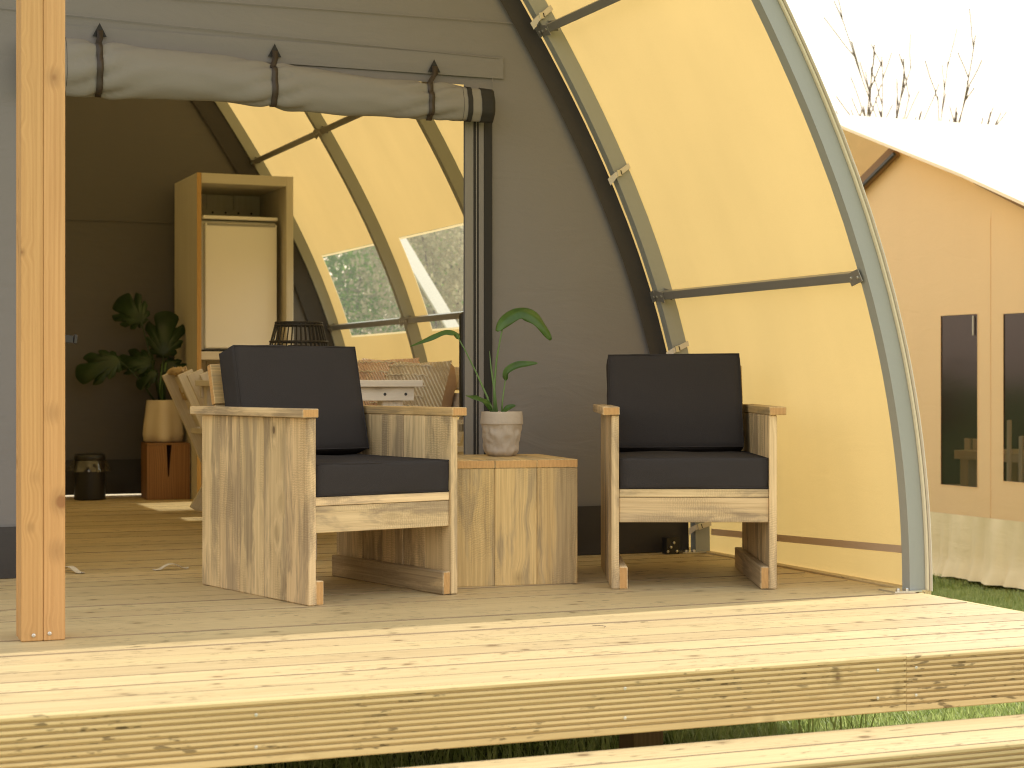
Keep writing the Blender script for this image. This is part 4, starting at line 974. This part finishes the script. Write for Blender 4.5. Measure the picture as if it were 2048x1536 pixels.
bar('cross_bar', fc, (.06, -.22, .55), (.06, .16, .55), .03, .018, 'white_wood')

# ================================================================== trees and shrubs
def bare_tree(name, label, base, h, seed, nst, spread, group='bare trees behind the neighbouring tent'):
    rg = random.Random(seed); t0 = empty(name, label, 'tree', group, loc=base)
    tv, tf, cv, cf = [], [], [], []
    def branch(p, d, L, r_, dep):
        pts = [p]; q = p; dd = d.copy(); n = 6
        for i in range(n):
            dd = (dd + Vector((rg.gauss(0, .035), rg.gauss(0, .035), .015))).normalized(); q = q + dd * (L / n); pts.append(q)
        rad = [max(.0125, r_ * (1 - .72 * i / n)) for i in range(n + 1)]; V_, F_ = (tv, tf) if dep == 0 else (cv, cf)
        a, b = tube_geo(pts, rad, 5 if dep == 0 else 3, False, len(V_)); V_.extend(a); F_.extend(b)
        if dep < 2:
            for k in range((8, 3)[dep]):
                i = rg.randint(2, n - 1); sd = Vector((rg.gauss(0, 1), rg.gauss(0, 1), 0)).normalized()
                branch(pts[i].lerp(pts[min(i + 1, n)], rg.random()), (dd + sd * rg.uniform(.2, .5)).normalized(), L * rg.uniform(.2, .42), rad[i] * .55, dep + 1)
    for s in range(nst):
        a = 6.283 * s / nst + rg.uniform(-.4, .4); sp_ = spread * rg.uniform(.3, 1.2); branch(Vector((rg.gauss(0, .15), rg.gauss(0, .15), 0)), Vector((math.cos(a) * sp_, math.sin(a) * sp_, 1)).normalized(), h * rg.uniform(.75, 1), .044 * h / 5, 0)
    add('trunk', tv, tf, 'bark', t0); add('crown', cv, cf, 'bark', t0); return t0
def gp(px, D): q = at(px, 765, D); q.z = GZ; return q
bare_tree('bare_tree', 'slender bare tree left of the pair above the neighbouring white roof', gp(1772, 26), 5.0, 4, 5, .13)
bare_tree('bare_tree', 'bare tree with fanning twigs right of the pair above the neighbouring white roof', gp(1872, 25), 4.9, 8, 7, .26)
bare_tree('bare_tree', 'thin bare sapling between the two bare trees over the roof', gp(1834, 27), 5.0, 15, 3, .10)
bare_tree('bare_tree', 'faint bare sapling at the far right edge above the roof', gp(2040, 30), 4.4, 19, 2, .12)
def leafy(name, label, base, rx, rz_, n, mat, seed, cat='shrub', lsz=.034, group='shrubs seen through the tent windows', nb_=9):
    rg = random.Random(seed); t0 = empty(name, label, cat, group, loc=base); vs = []; fs = []; tv = []; tf = []
    cl = [Vector((rg.gauss(0, rx * .5), rg.gauss(0, rx * .5), rz_ * rg.uniform(.12, .95))) for _ in range(26)]
    for i in range(n):
        c = cl[i % len(cl)]; q = c + Vector((rg.gauss(0, rx * .16), rg.gauss(0, rx * .16), rg.gauss(0, rz_ * .10))); q.z = max(.05, q.z)
        a = Vector((rg.gauss(0, 1), rg.gauss(0, 1), rg.gauss(0, 1))).normalized(); b = a.cross(Vector((rg.random(), rg.random(), rg.random()))).normalized(); s = lsz * rg.uniform(.6, 1.4); k = len(vs)
        vs += [q - a * s, q + b * s * .45, q + a * s, q - b * s * .45]; fs.append((k, k + 1, k + 2, k + 3))
    for c in cl[:nb_ * 2]:
        a, b = tube_geo([(0, 0, 0), (c.x * .4, c.y * .4, c.z * .55), tuple(c)], [.03, .018, .006], 5, False, len(tv)); tv += a; tf += b
    add('trunk', tv, tf, 'bark', t0); add('crown', vs, fs, mat, t0); return t0
leafy('shrub', 'green shrub outside the left tent window', gp(690, 21), 1.7, 3.8, 24000, 'shrub1', 31)
leafy('shrub', 'dense dark green shrub behind the left tent window beyond the frame', gp(760, 23), 1.8, 4.0, 24000, 'shrub1', 32)
leafy('shrub', 'pale dry shrub outside the right tent window', gp(905, 20), 1.3, 3.3, 18000, 'shrub2', 33)
leafy('shrub', 'mixed green shrub at the right end behind the windows', gp(930, 24), 1.9, 4.0, 20000, 'shrub1', 34)
leafy('shrub', 'low pale shrub below the left tent window', gp(700, 14.5), .7, 1.35, 3000, 'shrub2', 35)
leafy('young_tree', 'small budding tree tip left behind the neighbouring roof ridge', gp(1672, 22), .9, 4.0, 1500, 'shrub2', 36, 'tree', .04, group='budding trees behind the roof')
wb = empty('white_plank_ramp', 'pale sloping plank outside behind the right tent window', 'plank', loc=at(860, 765, 15) - Vector((0, 0, CAM_H - GZ)))
A = at(800, 480, 15) - Vector(wb.location); B = at(905, 655, 14.2) - Vector(wb.location); C_ = B + (B - A) * .75
bar('board', wb, A, C_, .10, .03, 'webbing', side=VR); bar('prop', wb, A - (A - C_) * .1, Vector((A.x + .3, A.y + .5, 0)), .05, .05, 'white'); bar('rail', wb, A + VR * .6 + Vector((0, 0, -.1)), B + VR * .25 + Vector((0, 0, .1)), .03, .03, 'white')
bpy.context.view_layer.update()
